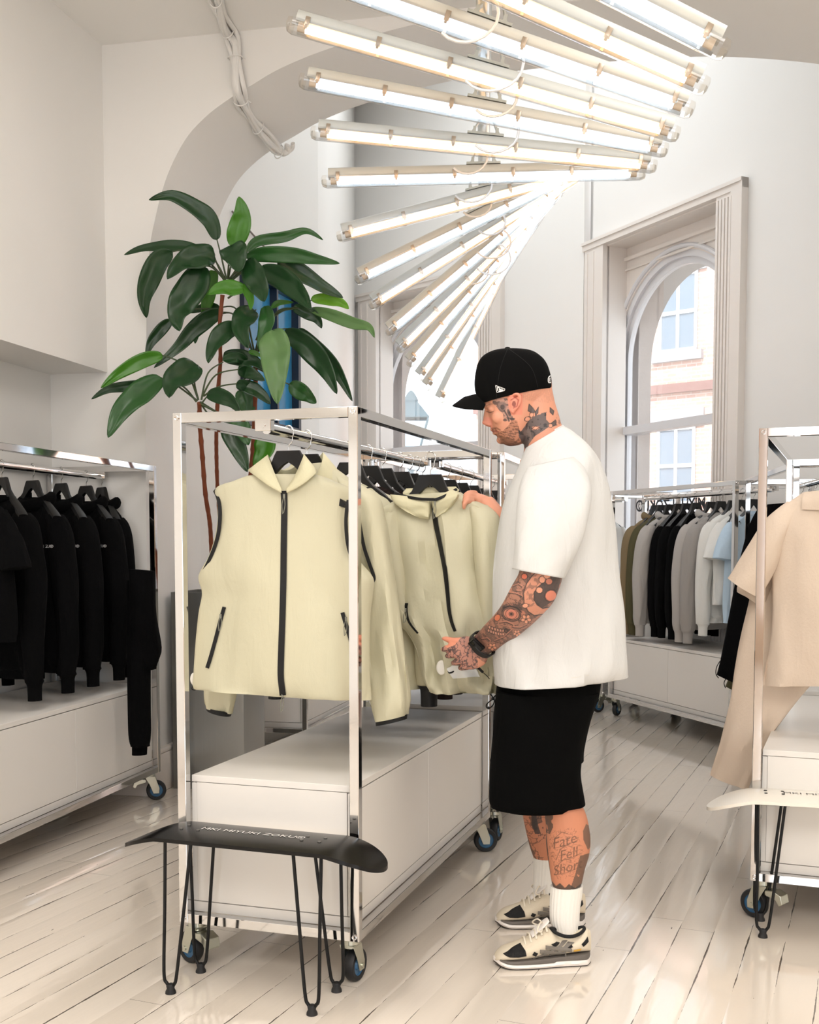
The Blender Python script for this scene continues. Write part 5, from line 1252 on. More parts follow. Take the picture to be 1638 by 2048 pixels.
# legs
legN = [((1050, 1400), (1165, 1400), .075), ((1056, 1480), (1150, 1480), .072), ((1066, 1560), (1152, 1560), .066), ((1082, 1605), (1160, 1600), .060), ((1089, 1630), (1172, 1628), .059), ((1092, 1655), (1178, 1654), .060), ((1092, 1685), (1181, 1680), .060), ((1095, 1712), (1178, 1709), .056), ((1099, 1738), (1170, 1736), .050), ((1103, 1763), (1164, 1763), .044), ((1110, 1790), (1156, 1792), .032), ((1113, 1820), (1152, 1822), .028), ((1113, 1850), (1150, 1850), .028), ((1100, 1880), (1164, 1878), .033), ((1075, 1900), (1168, 1895), .034)]
parts.loft(R_([(*r, 3.44) for r in legN], 3.44), n=28, sub=4)
legF = [((1015, 1400), (1130, 1400), .085), ((1020, 1480), (1122, 1480), .080), ((1032, 1560), (1118, 1560), .068), ((1042, 1610), (1120, 1605), .060), ((1047, 1640), (1124, 1640), .057), ((1053, 1668), (1127, 1668), .057), ((1060, 1695), (1124, 1692), .053), ((1068, 1718), (1117, 1716), .044), ((1077, 1745), (1106, 1745), .028), ((1079, 1775), (1104, 1775), .025), ((1078, 1800), (1104, 1800), .025), ((1066, 1822), (1108, 1818), .026), ((1050, 1838), (1110, 1832), .026)]
parts.loft(R_([(*r, 3.77) for r in legF], 3.77), n=28, sub=4)
man = thing('person', 'man in a black cap, oversized white tee and black shorts, tattooed, holding the pale jacket', 'person', at(1080, 1925, 3.45))
man.location.z = 0; RM[man.name] = Matrix.Translation(man.location)
M_skin = bpy.data.materials.new('tattooed_skin'); M_skin.use_nodes = True
nt = M_skin.node_tree; b_ = nt.nodes['Principled BSDF']; ca_ = nt.nodes.new('ShaderNodeVertexColor'); ca_.layer_name = 'skin'
nt.links.new(ca_.outputs[0], b_.inputs['Base Color']); b_.inputs['Roughness'].default_value = .5; b_.inputs['Subsurface Weight'].default_value = .0
body = parts.build('body', M_skin, man)
VS = .0032
md = body.modifiers.new('r', 'REMESH'); md.mode = 'VOXEL'; md.voxel_size = VS; md.use_smooth_shade = True
m2 = body.modifiers.new('s', 'SMOOTH'); m2.iterations = 4; m2.factor = .5
dg = bpy.context.evaluated_depsgraph_get(); me = bpy.data.meshes.new_from_object(body.evaluated_get(dg)); body.modifiers.clear(); body.data = me
if not me.materials: me.materials.append(M_skin)
for p in me.polygons: p.use_smooth = True
# refine skin that shows so the ink stays sharp
bmv = bmesh.new(); bmv.from_mesh(me); W_ = Matrix.Translation(man.location)
bmv.faces.ensure_lookup_table()
def vis(px, py): return (1112 < py < 1345 and 880 < px < 1130) or (1618 < py < 1782 and 1035 < px < 1190) or (780 < py < 905 and 955 < px < 1130)
es = set()
for f in bmv.faces:
    q = to_px(W_ @ f.calc_center_median())
    if vis(*q): es.update(f.edges)
bmesh.ops.subdivide_edges(bmv, edges=list(es), cuts=1, use_grid_fill=True)
bmv.to_mesh(me); bmv.free()
for p in me.polygons: p.use_smooth = True
n = len(me.vertices); co = np.empty(n * 3, np.float32); me.vertices.foreach_get('co', co); co = co.reshape(-1, 3) + np.array(man.location)
no = np.empty(n * 3, np.float32); me.vertex_normals.foreach_get('vector', no); no = no.reshape(-1, 3)
q = co - np.array([0, 0, CAMH]); d = q[:, 1] * _c - q[:, 2] * _s; v = q[:, 1] * _s + q[:, 2] * _c
PX = PPX + q[:, 0] * FPX / d; PY = PPY - v * FPX / d
near = no[:, 1] < .35
L3 = lambda r, g, b: np.array(srgb(r, g, b)[:3])
colr = np.tile(L3(212, 148, 120), (n, 1))
def mixc(mask, c, a=1.):
    a = np.asarray(mask, float) * a; colr[:] = colr * (1 - a[:, None]) + np.array(c) * a[:, None]
def inpoly(P):
    x, y = PX, PY; r = np.zeros(n, bool); m = len(P); j = m - 1
    for i in range(m):
        xi, yi = P[i]; xj, yj = P[j]
        r ^= ((yi > y) != (yj > y)) & (x < (xj - xi) * (y - yi) / ((yj - yi) or 1e-9) + xi); j = i
    return r
def dseg(P, closed=False):
    D = np.full(n, 1e9); m = len(P)
    for i in range(m if closed else m - 1):
        a = np.array(P[i], float); b = np.array(P[(i + 1) % m], float); ab = b - a; L = (ab ** 2).sum() or 1e-9
        t = np.clip(((PX - a[0]) * ab[0] + (PY - a[1]) * ab[1]) / L, 0, 1); D = np.minimum(D, np.hypot(PX - a[0] - t * ab[0], PY - a[1] - t * ab[1]))
    return D
def line(P, w, c, a=1., closed=False, msk=True): mixc(np.clip((w - dseg(P, closed)) / .8 + .5, 0, 1) * near * msk, c, a)
def ell(cx, cy, rx, ry, an=0.):
    c, s = math.cos(math.radians(an)), math.sin(math.radians(an)); x = (PX - cx) * c + (PY - cy) * s; y = -(PX - cx) * s + (PY - cy) * c
    return np.hypot(x / rx, y / ry)
def noise2(f, seed=0, st=1.):
    # cheap smooth value noise on the surface
    out = np.zeros(n); rg = np.random.RandomState(seed)
    for o_ in range(4):
        k = rg.randn(5, 3) * f * (1.7 ** o_); ph = rg.rand(5) * 6.28
        out += sum(np.sin(co @ k[i] + ph[i]) for i in range(5)) / (1.5 ** o_) / 5
    return out
ink = L3(52, 46, 46); ink2 = L3(96, 76, 70); red = L3(214, 120, 96); pale = L3(226, 160, 132)
# flushed tones
mixc(noise2(30, 1) > .5, L3(214, 148, 122), .35)
mixc(inpoly([(1015, 785), (1045, 785), (1045, 830), (1015, 830)]), L3(222, 128, 108), .55)
mixc(inpoly([(962, 835), (985, 835), (985, 860), (962, 860)]), L3(224, 138, 120), .5)
# buzzed hair under the cap
mixc(inpoly([(1040, 780), (1108, 760), (1112, 800), (1096, 806), (1048, 800)]) & (noise2(500, 3) > -.2), L3(176, 128, 108), .35)
# beard
bd = inpoly([(983, 858), (990, 855), (996, 862), (1006, 862), (1018, 850), (1024, 838), (1034, 842), (1040, 862), (1046, 888), (1030, 896), (1005, 894), (995, 878), (988, 868)])
mixc(bd & near, L3(142, 92, 68), .55); mixc(bd & (noise2(420, 5) > .1), L3(78, 50, 38), .7)
mixc(inpoly([(998, 872), (1022, 876), (1040, 888), (1025, 894), (1005, 893)]) & near, L3(84, 54, 40), .6)
line([(984, 857), (993, 856), (1000, 860)], 1.6, L3(120, 76, 58), .7)
line([(984, 862.5), (992, 863), (997, 864)], 1.1, L3(150, 78, 70), .9)
line([(973, 823), (980, 825), (987, 823)], .8, L3(96, 60, 50), .9); line([(972, 812), (980, 808), (988, 808)], 1.2, L3(140, 100, 80), .6)
# ear shading lines
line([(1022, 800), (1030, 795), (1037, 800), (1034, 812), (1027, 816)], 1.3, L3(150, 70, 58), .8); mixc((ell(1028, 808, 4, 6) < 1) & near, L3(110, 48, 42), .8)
# temple rose
tem = inpoly([(986, 799), (1000, 795), (1015, 797), (1017, 812), (1022, 828), (1028, 838), (1018, 842), (1008, 842), (1006, 828), (998, 820), (992, 812), (985, 806)])
mixc(tem & near, L3(150, 120, 110), .7); mixc(tem & near & (noise2(160, 8) > .15), ink, .75)
mixc((ell(1004, 812, 9, 9) < 1) & near, L3(120, 98, 92), .8); mixc((ell(1005, 814, 4.5, 5) < 1) & near, ink, .8); line([(1009, 822), (1015, 832), (1018, 842)], 1.5, ink, .9); mixc((ell(1018, 826, 3, 8, -20) < 1) & near, ink, .85); mixc((ell(1025, 838, 5, 2.6) < 1) & near, ink, .85); mixc((ell(1010, 840, 4, 3) < 1) & near, ink, .8)
# neck rose and leaves
nk = inpoly([(1036, 858), (1042, 863), (1050, 852), (1056, 842), (1064, 836), (1072, 830), (1080, 829), (1084, 826), (1093, 824), (1092, 838), (1100, 848), (1100, 852), (1086, 862), (1070, 872), (1058, 888), (1052, 900), (1044, 886), (1038, 872)])
mixc(nk & near, L3(84, 78, 78), .95); mixc(nk & near & (noise2(110, 12) > .25), L3(40, 38, 40), .8); mixc(nk & near & (noise2(90, 14) < -.55), L3(130, 112, 106), .7)
mixc((ell(1071, 856, 8, 4, -8) < 1) & near, pale); line([(1063, 857), (1071, 852), (1079, 855), (1071, 860), (1063, 857)], .7, ink)
for P in ([(1056, 822), (1058, 808), (1066, 816), (1071, 824), (1064, 826)], [(1070, 825), (1077, 814), (1076, 826), (1071, 831)], [(1100, 824), (1100, 815), (1108, 822), (1106, 830)], [(1103, 846), (1111, 840), (1112, 850), (1105, 853)]): mixc(inpoly(P) & near, L3(82, 76, 76), .95); line(P, .7, ink, 1, True)
for c_ in ((1055, 838, 6, 4.5, -20), (1063, 830, 4, 5, 10), (1101, 851, 4.5, 4, 0)): e = ell(*c_); mixc((e < 1) & near, pale, .8); mixc((abs(e - 1) < .16) & near, ink2)
mixc(inpoly([(1108, 838), (1116, 826), (1124, 846), (1112, 852)]) & near & (noise2(100, 4) > 0), ink2, .6)
# arm sleeve
am = (PY > 1112) & (PY < 1350) & (PX < 1135) & (co[:, 1] < 3.56) & (PX > 920 + 0 * PX)
armm = am & (PX + PY * 0 > 0) & (((PX - 945) * .65 - (PY - 1280) * .9) > -25)
base_t = L3(150, 108, 92)
mixc(armm, base_t, .82); mixc(armm & (noise2(60, 21) > .2), L3(104, 82, 74), .75); mixc(armm & (noise2(85, 22) > .75), L3(66, 56, 54), .7); mixc(armm & (noise2(70, 23) < -.7), L3(196, 128, 104), .8)
nn = noise2(75, 24); mixc(armm & (abs(nn) < .07), ink, .7); nn = noise2(110, 25); mixc(armm & (abs(nn) < .06), ink, .55)
def Z6(x, y): return 860 + x / 5.46, 1120 + y / 5.46
ZP = lambda L: [Z6(*p) for p in L]
# big crescent
dark = inpoly(ZP([(1190, 120), (1430, 190), (1400, 330), (1340, 450), (1230, 520), (1160, 480), (1130, 380), (1150, 330), (1210, 280), (1120, 230)])); mixc(dark & near, L3(66, 60, 60), .9)
cres = inpoly(ZP([(1200, 110), (1130, 160), (1060, 250), (1025, 360), (1030, 470), (1070, 560), (1140, 605), (1230, 590), (1300, 520), (1230, 530), (1170, 490), (1135, 430), (1135, 350), (1180, 290), (1250, 230), (1330, 190), (1260, 150)])); mixc(cres & near, L3(206, 142, 116), .95); mixc(cres & near & (noise2(130, 31) > .5), ink2, .6)
line(ZP([(1190, 115), (1120, 165), (1055, 255), (1020, 360), (1028, 475), (1070, 562), (1140, 608), (1230, 592)]), 1.0, ink); line(ZP([(1330, 190), (1250, 240), (1180, 295), (1140, 350), (1135, 430), (1170, 490), (1230, 528), (1300, 515)]), 1., ink)
for c_, cc in (((1320, 390, 68, 62, -30), L3(214, 130, 106)), ((1195, 330, 38, 34, 0), pale), ((1040, 500, 34, 24, -10), pale), ((1225, 215, 34, 40, 0), pale), ((1280, 175, 38, 32, 0), pale), ((1300, 235, 38, 36, 0), L3(196, 122, 100)), ((1030, 180, 34, 32, 0), L3(226, 120, 92)), ((735, 630, 32, 40, 30), L3(206, 118, 84))):
    x, y = Z6(c_[0], c_[1]); e = ell(x, y, c_[2] / 5.46, c_[3] / 5.46, c_[4]); mixc((e < 1) & near, cc, .95); mixc((abs(e - 1) < .13) & near, ink, .85)
for fx, fy, r in ((1050, 645, 30), (950, 800, 22), (680, 950, 26)):          # blossoms
    for k in range(5):
        a = math.radians(90 + 72 * k); x, y = Z6(fx + math.cos(a) * r * 1.15, fy + math.sin(a) * r * .95); e = ell(x, y, r * .8 / 5.46, r * .62 / 5.46, math.degrees(a)); mixc((e < 1) & near, L3(226, 158, 128), .95); mixc((abs(e - 1) < .2) & near, ink, .75)
# eye
x, y = Z6(888, 590)
for rx, ry, c in ((105, 78, L3(120, 90, 80)), (88, 60, L3(196, 132, 110)), (62, 54, L3(206, 130, 110)), (28, 24, L3(140, 96, 84)), (14, 12, ink)):
    e = ell(x, y, rx / 5.46, ry / 5.46, 12); mixc((e < 1) & near, c, .95); mixc((abs(e - 1) < .05) & near, ink, .9)
for k in range(9):
    a = ZP([(820 + k * 20, 500 - 6 * math.sin(k / 8 * 3.1)), (835 + k * 22, 478 - 10 * math.sin(k / 8 * 3.1))]); line(a, .55, ink)
line(ZP([(800, 520), (870, 500), (950, 520), (1000, 570)]), 1.1, ink)
# teeth
for r_, (x0, y0, x1, y1) in enumerate(((650, 735, 830, 775), (640, 770, 800, 810))):
    for k in range(7):
        t_ = k / 6; X, Y_ = Z6(x0 + (x1 - x0) * t_, y0 + (y1 - y0) * t_ + 10 * math.sin(t_ * 3.1)); e = ell(X, Y_, 12 / 5.46, 19 / 5.46, -12); mixc((e < 1) & near, L3(204, 150, 128), .95); mixc((abs(e - 1) < .25) & near, ink, .8)
mixc(inpoly(ZP([(820, 740), (890, 760), (830, 800), (800, 780)])) & near, ink, .8)
for P in ([(760, 690), (830, 680), (900, 710), (910, 740)], [(900, 740), (980, 745), (1060, 710)], [(560, 870), (620, 860), (655, 890), (640, 925)], [(700, 890), (800, 850), (900, 760)], [(880, 300), (960, 270), (1010, 300), (990, 350), (940, 340)], [(850, 360), (930, 370), (1000, 400)]): line(ZP(P), 1., ink, .8); line(ZP([(a + 6, b - 12) for a, b in P]), .8, L3(196, 134, 112), .8)
# hand
hm = (PY > 1268) & (PX < 955) & (PX > 884) & (co[:, 1] < 3.66) & (co[:, 1] > 3.36) & near
hk = hm & ~inpoly([(880, 1268), (925, 1270), (910, 1290), (895, 1296), (885, 1290)])
mixc(hk, L3(170, 122, 110), .75); nn = noise2(95, 41); mixc(hk & (abs(nn) < .13), L3(74, 64, 66), .85); nn = noise2(70, 42); mixc(hk & (abs(nn) < .10), L3(74, 64, 66), .8); mixc(hk & (noise2(60, 43) > .7), L3(96, 80, 80), .7)
mixc(hm & ~hk, L3(226, 140, 112), .6)
# legs: tattoos
lg = (PY > 1600) & (PY < 1790) & (PX > 1030)
fr_ = lg & (co[:, 1] > 3.60)
mixc(lg, L3(192, 122, 88), .7)
mixc(fr_ & (noise2(30, 51) > .15), L3(92, 70, 58), .8); mixc(fr_ & (abs(noise2(60, 52)) < .1), ink, .7)
mixc(inpoly([(1062, 1627), (1072, 1627), (1076, 1650), (1082, 1668), (1070, 1668), (1064, 1650)]) & fr_, ink, .9)
nl = lg & ~fr_ & near
mixc(inpoly([(1088, 1622), (1106, 1624), (1106, 1655), (1100, 1668), (1092, 1665), (1096, 1700), (1102, 1760), (1096, 1755), (1088, 1690)]) & nl & (noise2(60, 53) > -.5), L3(70, 60, 52), .85)
mixc(inpoly([(1172, 1648), (1180, 1652), (1184, 1690), (1176, 1700), (1167, 1680), (1166, 1662)]) & nl, L3(84, 72, 62), .8)
mixc(inpoly([(1160, 1712), (1182, 1705), (1172, 1745), (1164, 1780), (1140, 1780), (1150, 1750)]) & nl & (noise2(60, 55) > -.2), L3(76, 66, 56), .8)
mixc(inpoly([(1104, 1762), (1112, 1772), (1120, 1766), (1130, 1776), (1138, 1768), (1150, 1776), (1164, 1766), (1164, 1784), (1102, 1784)]) & nl, L3(60, 54, 48), .9)
# script lettering on the calf
def script(txt, cx, cy, size, rot):
    V, F = text_mesh(txt, size, 0.); c, s = math.cos(rot), math.sin(rot)
    m_ = np.zeros(n, bool); sel = np.where(nl)[0]
    xs = PX[sel] - cx; ys = -(PY[sel] - cy); X = xs * c + ys * s; Y_ = -xs * s + ys * c; X = X - Y_ * .35
    hit = np.zeros(len(sel), bool)
    for f in F:
        P = [(V[i].x, V[i].y) for i in f]; j = len(P) - 1; r = np.zeros(len(sel), bool)
        for i in range(len(P)):
            xi, yi = P[i]; xj, yj = P[j]; r ^= ((yi > Y_) != (yj > Y_)) & (X < (xj - xi) * (Y_ - yi) / ((yj - yi) or 1e-9) + xi); j = i
        hit |= r
    m_[sel] = hit; return m_
for tx, cx, cy, sz in (('Fate', 1130, 1682, 30), ('Fell', 1138, 1708, 28), ('Short', 1136, 1735, 27)):
    big = script(tx, cx, cy, sz, .28); mixc(big, L3(96, 70, 56), .85)
    line([(cx - 26, cy + 12), (cx - 18, cy - 8), (cx - 6, cy - 18), (cx + 6, cy - 14)], .7, L3(96, 70, 56), .8); line([(cx - 20, cy + 14), (cx, cy + 10), (cx + 26, cy - 2)], .6, L3(96, 70, 56), .7)
mixc(nl & inpoly([(1100, 1660), (1150, 1655), (1168, 1700), (1165, 1750), (1115, 1760), (1098, 1700)]) & (abs(noise2(120, 57)) < .12), L3(130, 88, 68), .6)
al = me.color_attributes.new('skin', 'FLOAT_COLOR', 'POINT'); buf = np.ones((n, 4), np.float32); buf[:, :3] = colr; al.data.foreach_set('color', buf.ravel())
print('body verts', n)

# cap -----------------------------------------------------------------------
M_cap = cloth('black_cap_twill', (9, 9, 9), .85, bs=900, wr=0.02)
cap = MB()
cp = [((1012, 697), (1024, 697), .006), ((985, 702), (1062, 702), .045), ((966, 712), (1082, 714), .070), ((956, 726), (1093, 728), .082), ((951, 745), (1099, 744), .088), ((949, 764), (1102, 757), .089), ((950, 780), (1103, 766), .088), ((955, 796), (1103, 774), .085), ((961, 809), (1102, 778), .082)]
cap.loft(R_(cp, H), n=56, e=.92, sub=6)
crown = cap.build('cap', M_cap, man); bcap = bvh_of([crown])
mb = MB(); rows = []                                    # brim
for i in range(15):
    t_ = -1 + 2 * i / 14; yy = H + t_ * .083; sp = math.sqrt(max(0, 1 - t_ * t_))
    a = at(951 + 20 * t_ * t_, 789 + 20 * t_ * t_, yy); b = at(966 - 61 * sp ** .8, 811.5, yy)
    m_ = a.lerp(b, .5) + Vector((0, 0, .008 * (1 - t_ * t_))); up_ = Vector((0, 0, .0022)); dr = Vector((0, 0, -.012 * t_ * t_))
    rows.append([p + up_ + dr * k for p, k in ((a, 0), (m_, .5), (b, 1))] + [p - up_ + dr * k for p, k in ((b, 1), (m_, .5), (a, 0))])
V = mb.grid(rows, True); mb.bm.faces.new(V[0]); mb.bm.faces.new(V[-1][::-1]); mb.build('brim', M_cap, crown)
mb = MB(); mb.ball(at(1015, 697, H), (.009, .009, .005), seg=14); mb.build('top_button', M_cap, crown)
def ZC_(x, y): return 880 + x / 5.12, 670 + y / 5.12
M_emb = mat('white_embroidery', (236, 234, 232), .6)
mb = MB(); P = [ZC_(*p) for p in ((570, 517), (665, 552), (660, 570), (622, 580), (583, 588))]
for a, b in zip(P, P[1:] + P[:1]): ribbon_px(mb, bcap, [a, ((a[0] + b[0]) / 2, (a[1] + b[1]) / 2), b], 1.1, .0012, .0006, H)
for L_ in ([(588, 535), (592, 572)], [(588, 538), (606, 540), (610, 568)], [(622, 548), (622, 566), (650, 562)], [(622, 556), (640, 552)], [(600, 577), (650, 570)]):
    pp = [ZC_(*p) for p in L_]
    if len(pp) == 2: pp = [pp[0], ((pp[0][0] + pp[1][0]) / 2, (pp[0][1] + pp[1][1]) / 2), pp[1]]
    ribbon_px(mb, bcap, pp, 1.6, .0014, .0006, H)
mb.build('side_emblem', M_emb, crown, smooth=False)
mb = MB(); pp = [ZC_(*p) for p in ((1128, 418), (1110, 432), (1104, 460), (1110, 488), (1132, 486))]; ribbon_px(mb, bcap, pp, 1.8, .0014, .0006, H, sub=3)
pp = [ZC_(*p) for p in ((1122, 440), (1120, 460), (1122, 478))]; ribbon_px(mb, bcap, pp, 1.6, .0014, .0006, H, sub=3); mb.build('back_emblem', M_emb, crown, smooth=False)
for a, b, c in (((1015, 698), (1000, 740), (992, 800)), ((1018, 698), (1062, 735), (1078, 784))):      # panel seams
    mb = MB(); ribbon_px(mb, bcap, [a, b, c], .8, .0004, .0006, H); mb.build('panel_seam', mat('black_seam', (8, 8, 8), .9), crown)

# shirt ----------------------------------------------------------------------
M_tee = cloth('heavy_white_cotton', (208, 208, 206), .92, bs=900, wr=.16)
tee = MB()
tee.loft(R_([((1053, 896), (1126, 853), .062), ((1046, 912), (1146, 866), .085), ((1034, 940), (1172, 892), .14), ((1020, 975), (1196, 928), .18), ((1006, 1020), (1214, 975), .195), ((997, 1080), (1227, 1050), .195), ((991, 1160), (1236, 1130), .19), ((987, 1240), (1246, 1210), .19), ((987, 1300), (1251, 1280), .195), ((990, 1345), (1257, 1325), .20), ((993, 1368), (1258, 1346), .20)], Ym), n=72, e=.80, caps=False, fold=.05, ff=(6, 2.6), seed=81, foldend=.9, sub=6)
sh = tee.build('t_shirt', M_tee, man, solid=.003)
# hem drops in the middle (seen from the side)
mb = MB(); Ys = Yn - .01
mb.loft(R_([((1056, 935), (1150, 915), .05, Ys + .06), ((1044, 960), (1172, 945), .075, Ys + .02), ((1036, 1000), (1180, 990), .088, Ys - .03), ((1031, 1060), (1166, 1065), .092, Ys - .065), ((1028, 1105), (1146, 1118), .092, Ys - .08), ((1026, 1138), (1129, 1157), .088, Ys - .085)], Ys), n=40, e=.9, fold=.020, ff=(8, 2), seed=82, sub=6, caps=False)
slv = mb.build('sleeve', M_tee, sh, solid=.003)
mb = MB(); mb.loft(R_([((1060, 950), (1150, 950), .05, Yf), ((1045, 1010), (1140, 1020), .075, Yf + .03), ((1032, 1080), (1120, 1100), .08, Yf + .04)], Yf), n=30, seed=83); mb.build('sleeve', M_tee, sh)
mb = MB(); mb.loft(R_([((1052, 900), (1130, 856), .066), ((1053, 893), (1126, 850), .062)], H), n=40, sub=3, caps=False); mb.build('neck_rib', M_tee, sh, solid=.004)
bs_ = bvh_of([slv]); mb = MB(); ribbon_px(mb, bs_, [(1029, 1122), (1060, 1126), (1100, 1135), (1131, 1145)], .9, .0005, .0006, Ys); mb.build('hem_stitch', mat('stitch_grey', (206, 202, 192), .9), slv)
bt = bvh_of([sh]); mb = MB(); ribbon_px(mb, bt, [(992, 1352), (1050, 1366), (1120, 1372), (1200, 1360), (1250, 1340)], .9, .0005, .0006, Ym)
mb.bm.free()
mb = MB(); P0 = drape_px(bt, 1014, 990, .002); letters(mb, 'MIYUKI ZOKU', .016, lambda x, y: P0 + Vector((-x * .25, -x * .9, y)) , 0) if False else mb.ball(P0, .0001)
mb.bm.free()
mb = MB(); ribbon_px(mb, bt, [(992, 1346), (1050, 1356), (1120, 1358), (1200, 1346), (1252, 1328)], 1.0, .0006, .0006, Ym); mb.build('hem_stitch', MATS['stitch_grey'], sh)

# shorts ----------------------------------------------------------------------
M_short = cloth('black_jersey', (5, 5, 5), .95, bs=700, wr=.08)
mb = MB(); mb.loft(R_([((998, 1350), (1200, 1350), .19), ((993, 1385), (1196, 1385), .195), ((988, 1440), (1180, 1435), .195), ((984, 1500), (1166, 1490), .19), ((981, 1525), (1163, 1515), .19)], Ym + .03), n=48, e=.9, fold=.012, seed=90); sr = mb.build('shorts', M_short, man)
mb = MB(); mb.loft(R_([((994, 1385), (1196, 1385), .10, 3.46), ((989, 1440), (1181, 1435), .11, 3.46), ((984, 1490), (1168, 1480), .115, 3.46), ((980, 1535), (1164, 1520), .115, 3.46), ((979, 1560), (1162, 1550), .115, 3.46), ((978, 1600), (1168, 1590), .115, 3.46), ((982, 1613), (1169, 1605), .115, 3.46)], 3.46), n=40, e=.9, fold=.012, seed=91); mb.build('leg', M_short, sr)
mb = MB(); mb.loft(R_([((988, 1480), (1140, 1470), .10, 3.70), ((985, 1560), (1136, 1550), .11, 3.70), ((986, 1600), (1134, 1595), .11, 3.70)], 3.70), n=40, e=.9, seed=92); mb.build('leg', M_short, sr)
mb = MB(); mb.loft(R_([((1000, 1612), (1158, 1607), .10, 3.46), ((1006, 1619), (1150, 1616), .09, 3.46)], 3.46), n=40, e=.9, sub=2); mb.build('leg_hem', M_short, sr)

# watch -----------------------------------------------------------------------
M_watch = mat('black_watch_strap', (14, 14, 15), .4)
wa = at(947, 1271, Yn + .14); wb = at(984, 1306, Yn + .14); c0 = (wa + wb) / 2; dirA = (at(940, 1300, Yn + .19) - at(990, 1262, Yn + .08)).normalized(); sx = (wb - wa).normalized(); sy = dirA.cross(sx).normalized(); rw = (wb - wa).length / 2 + .002
mb = MB(); rows = []
for k in range(33):
    a = 2 * math.pi * k / 32; o_ = sx * math.cos(a) * rw + sy * math.sin(a) * rw * .86
    rows.append([c0 + o_ - dirA * .011, c0 + o_ * 1.07 - dirA * .009, c0 + o_ * 1.07 + dirA * .009, c0 + o_ + dirA * .011])
mb.grid(rows); ws = mb.build('watch_strap', M_watch, man, solid=.002)
fn = sy if sy.y < 0 else -sy
wc = at(960, 1292, Yn + .17); Rm = Matrix((dirA, sx, fn)).transposed()
wc = at(953, 1291, (c0 + fn * (rw * .86 + .006)).y)
MB().box(wc, (.040, .046, .011), Rm, bev=.005).build('watch_case', mat('dark_watch_case', (20, 20, 22), .25, .6), ws)
MB().box(wc + fn * .0058, (.031, .037, .001), Rm, bev=.0004).build('watch_screen', mat('watch_screen', (4, 4, 5), .08), ws)

# socks and shoes ----------------------------------------------------------------
M_sock = mat('white_ribbed_sock', (236, 233, 226), .95)
def sock(rows, Y, nm):
    mb = MB(); S = R_([(*r, Y) for r in rows], Y); mb.loft(S, n=96, sub=5, caps=True)
    # ribs
    for v in mb.bm.verts: pass
    bm = mb.bm; bm.normal_update(); ctr = {}
    for i, v in enumerate(bm.verts):
        k = i % 96
        if k % 4 < 2: v.co += v.normal * .0012
    return mb.build('sock', M_sock, man)
sock([((1101, 1772), (1166, 1770), .046), ((1100, 1790), (1164, 1790), .043), ((1099, 1815), (1160, 1817), .040), ((1100, 1840), (1159, 1842), .038), ((1106, 1862), (1160, 1862), .037), ((1108, 1885), (1162, 1883), .036)], 3.44, 'near')
sock([((1066, 1714), (1121, 1712), .047), ((1067, 1735), (1116, 1735), .041), ((1067, 1760), (1112, 1760), .037), ((1067, 1785), (1110, 1785), .035), ((1070, 1806), (1111, 1806), .035), ((1072, 1825), (1113, 1823), .034)], 3.77, 'far')
M_upper = mat('cream_suede', (214, 202, 180), .8, bump=.1, bscale=300); M_mesh = mat('black_mesh', (14, 14, 15), .8, bump=.3, bscale=900); M_gsu = mat('grey_suede', (120, 114, 106), .85, bump=.1, bscale=300); M_mid = mat('white_foam', (232, 226, 220), .6); M_gmid = mat('grey_foam', (104, 98, 92), .65); M_lace = mat('cream_lace', (224, 214, 196), .85); M_out = mat('dark_outsole', (60, 52, 48), .7); M_gold = mat('gold_thread', (206, 160, 60), .5)
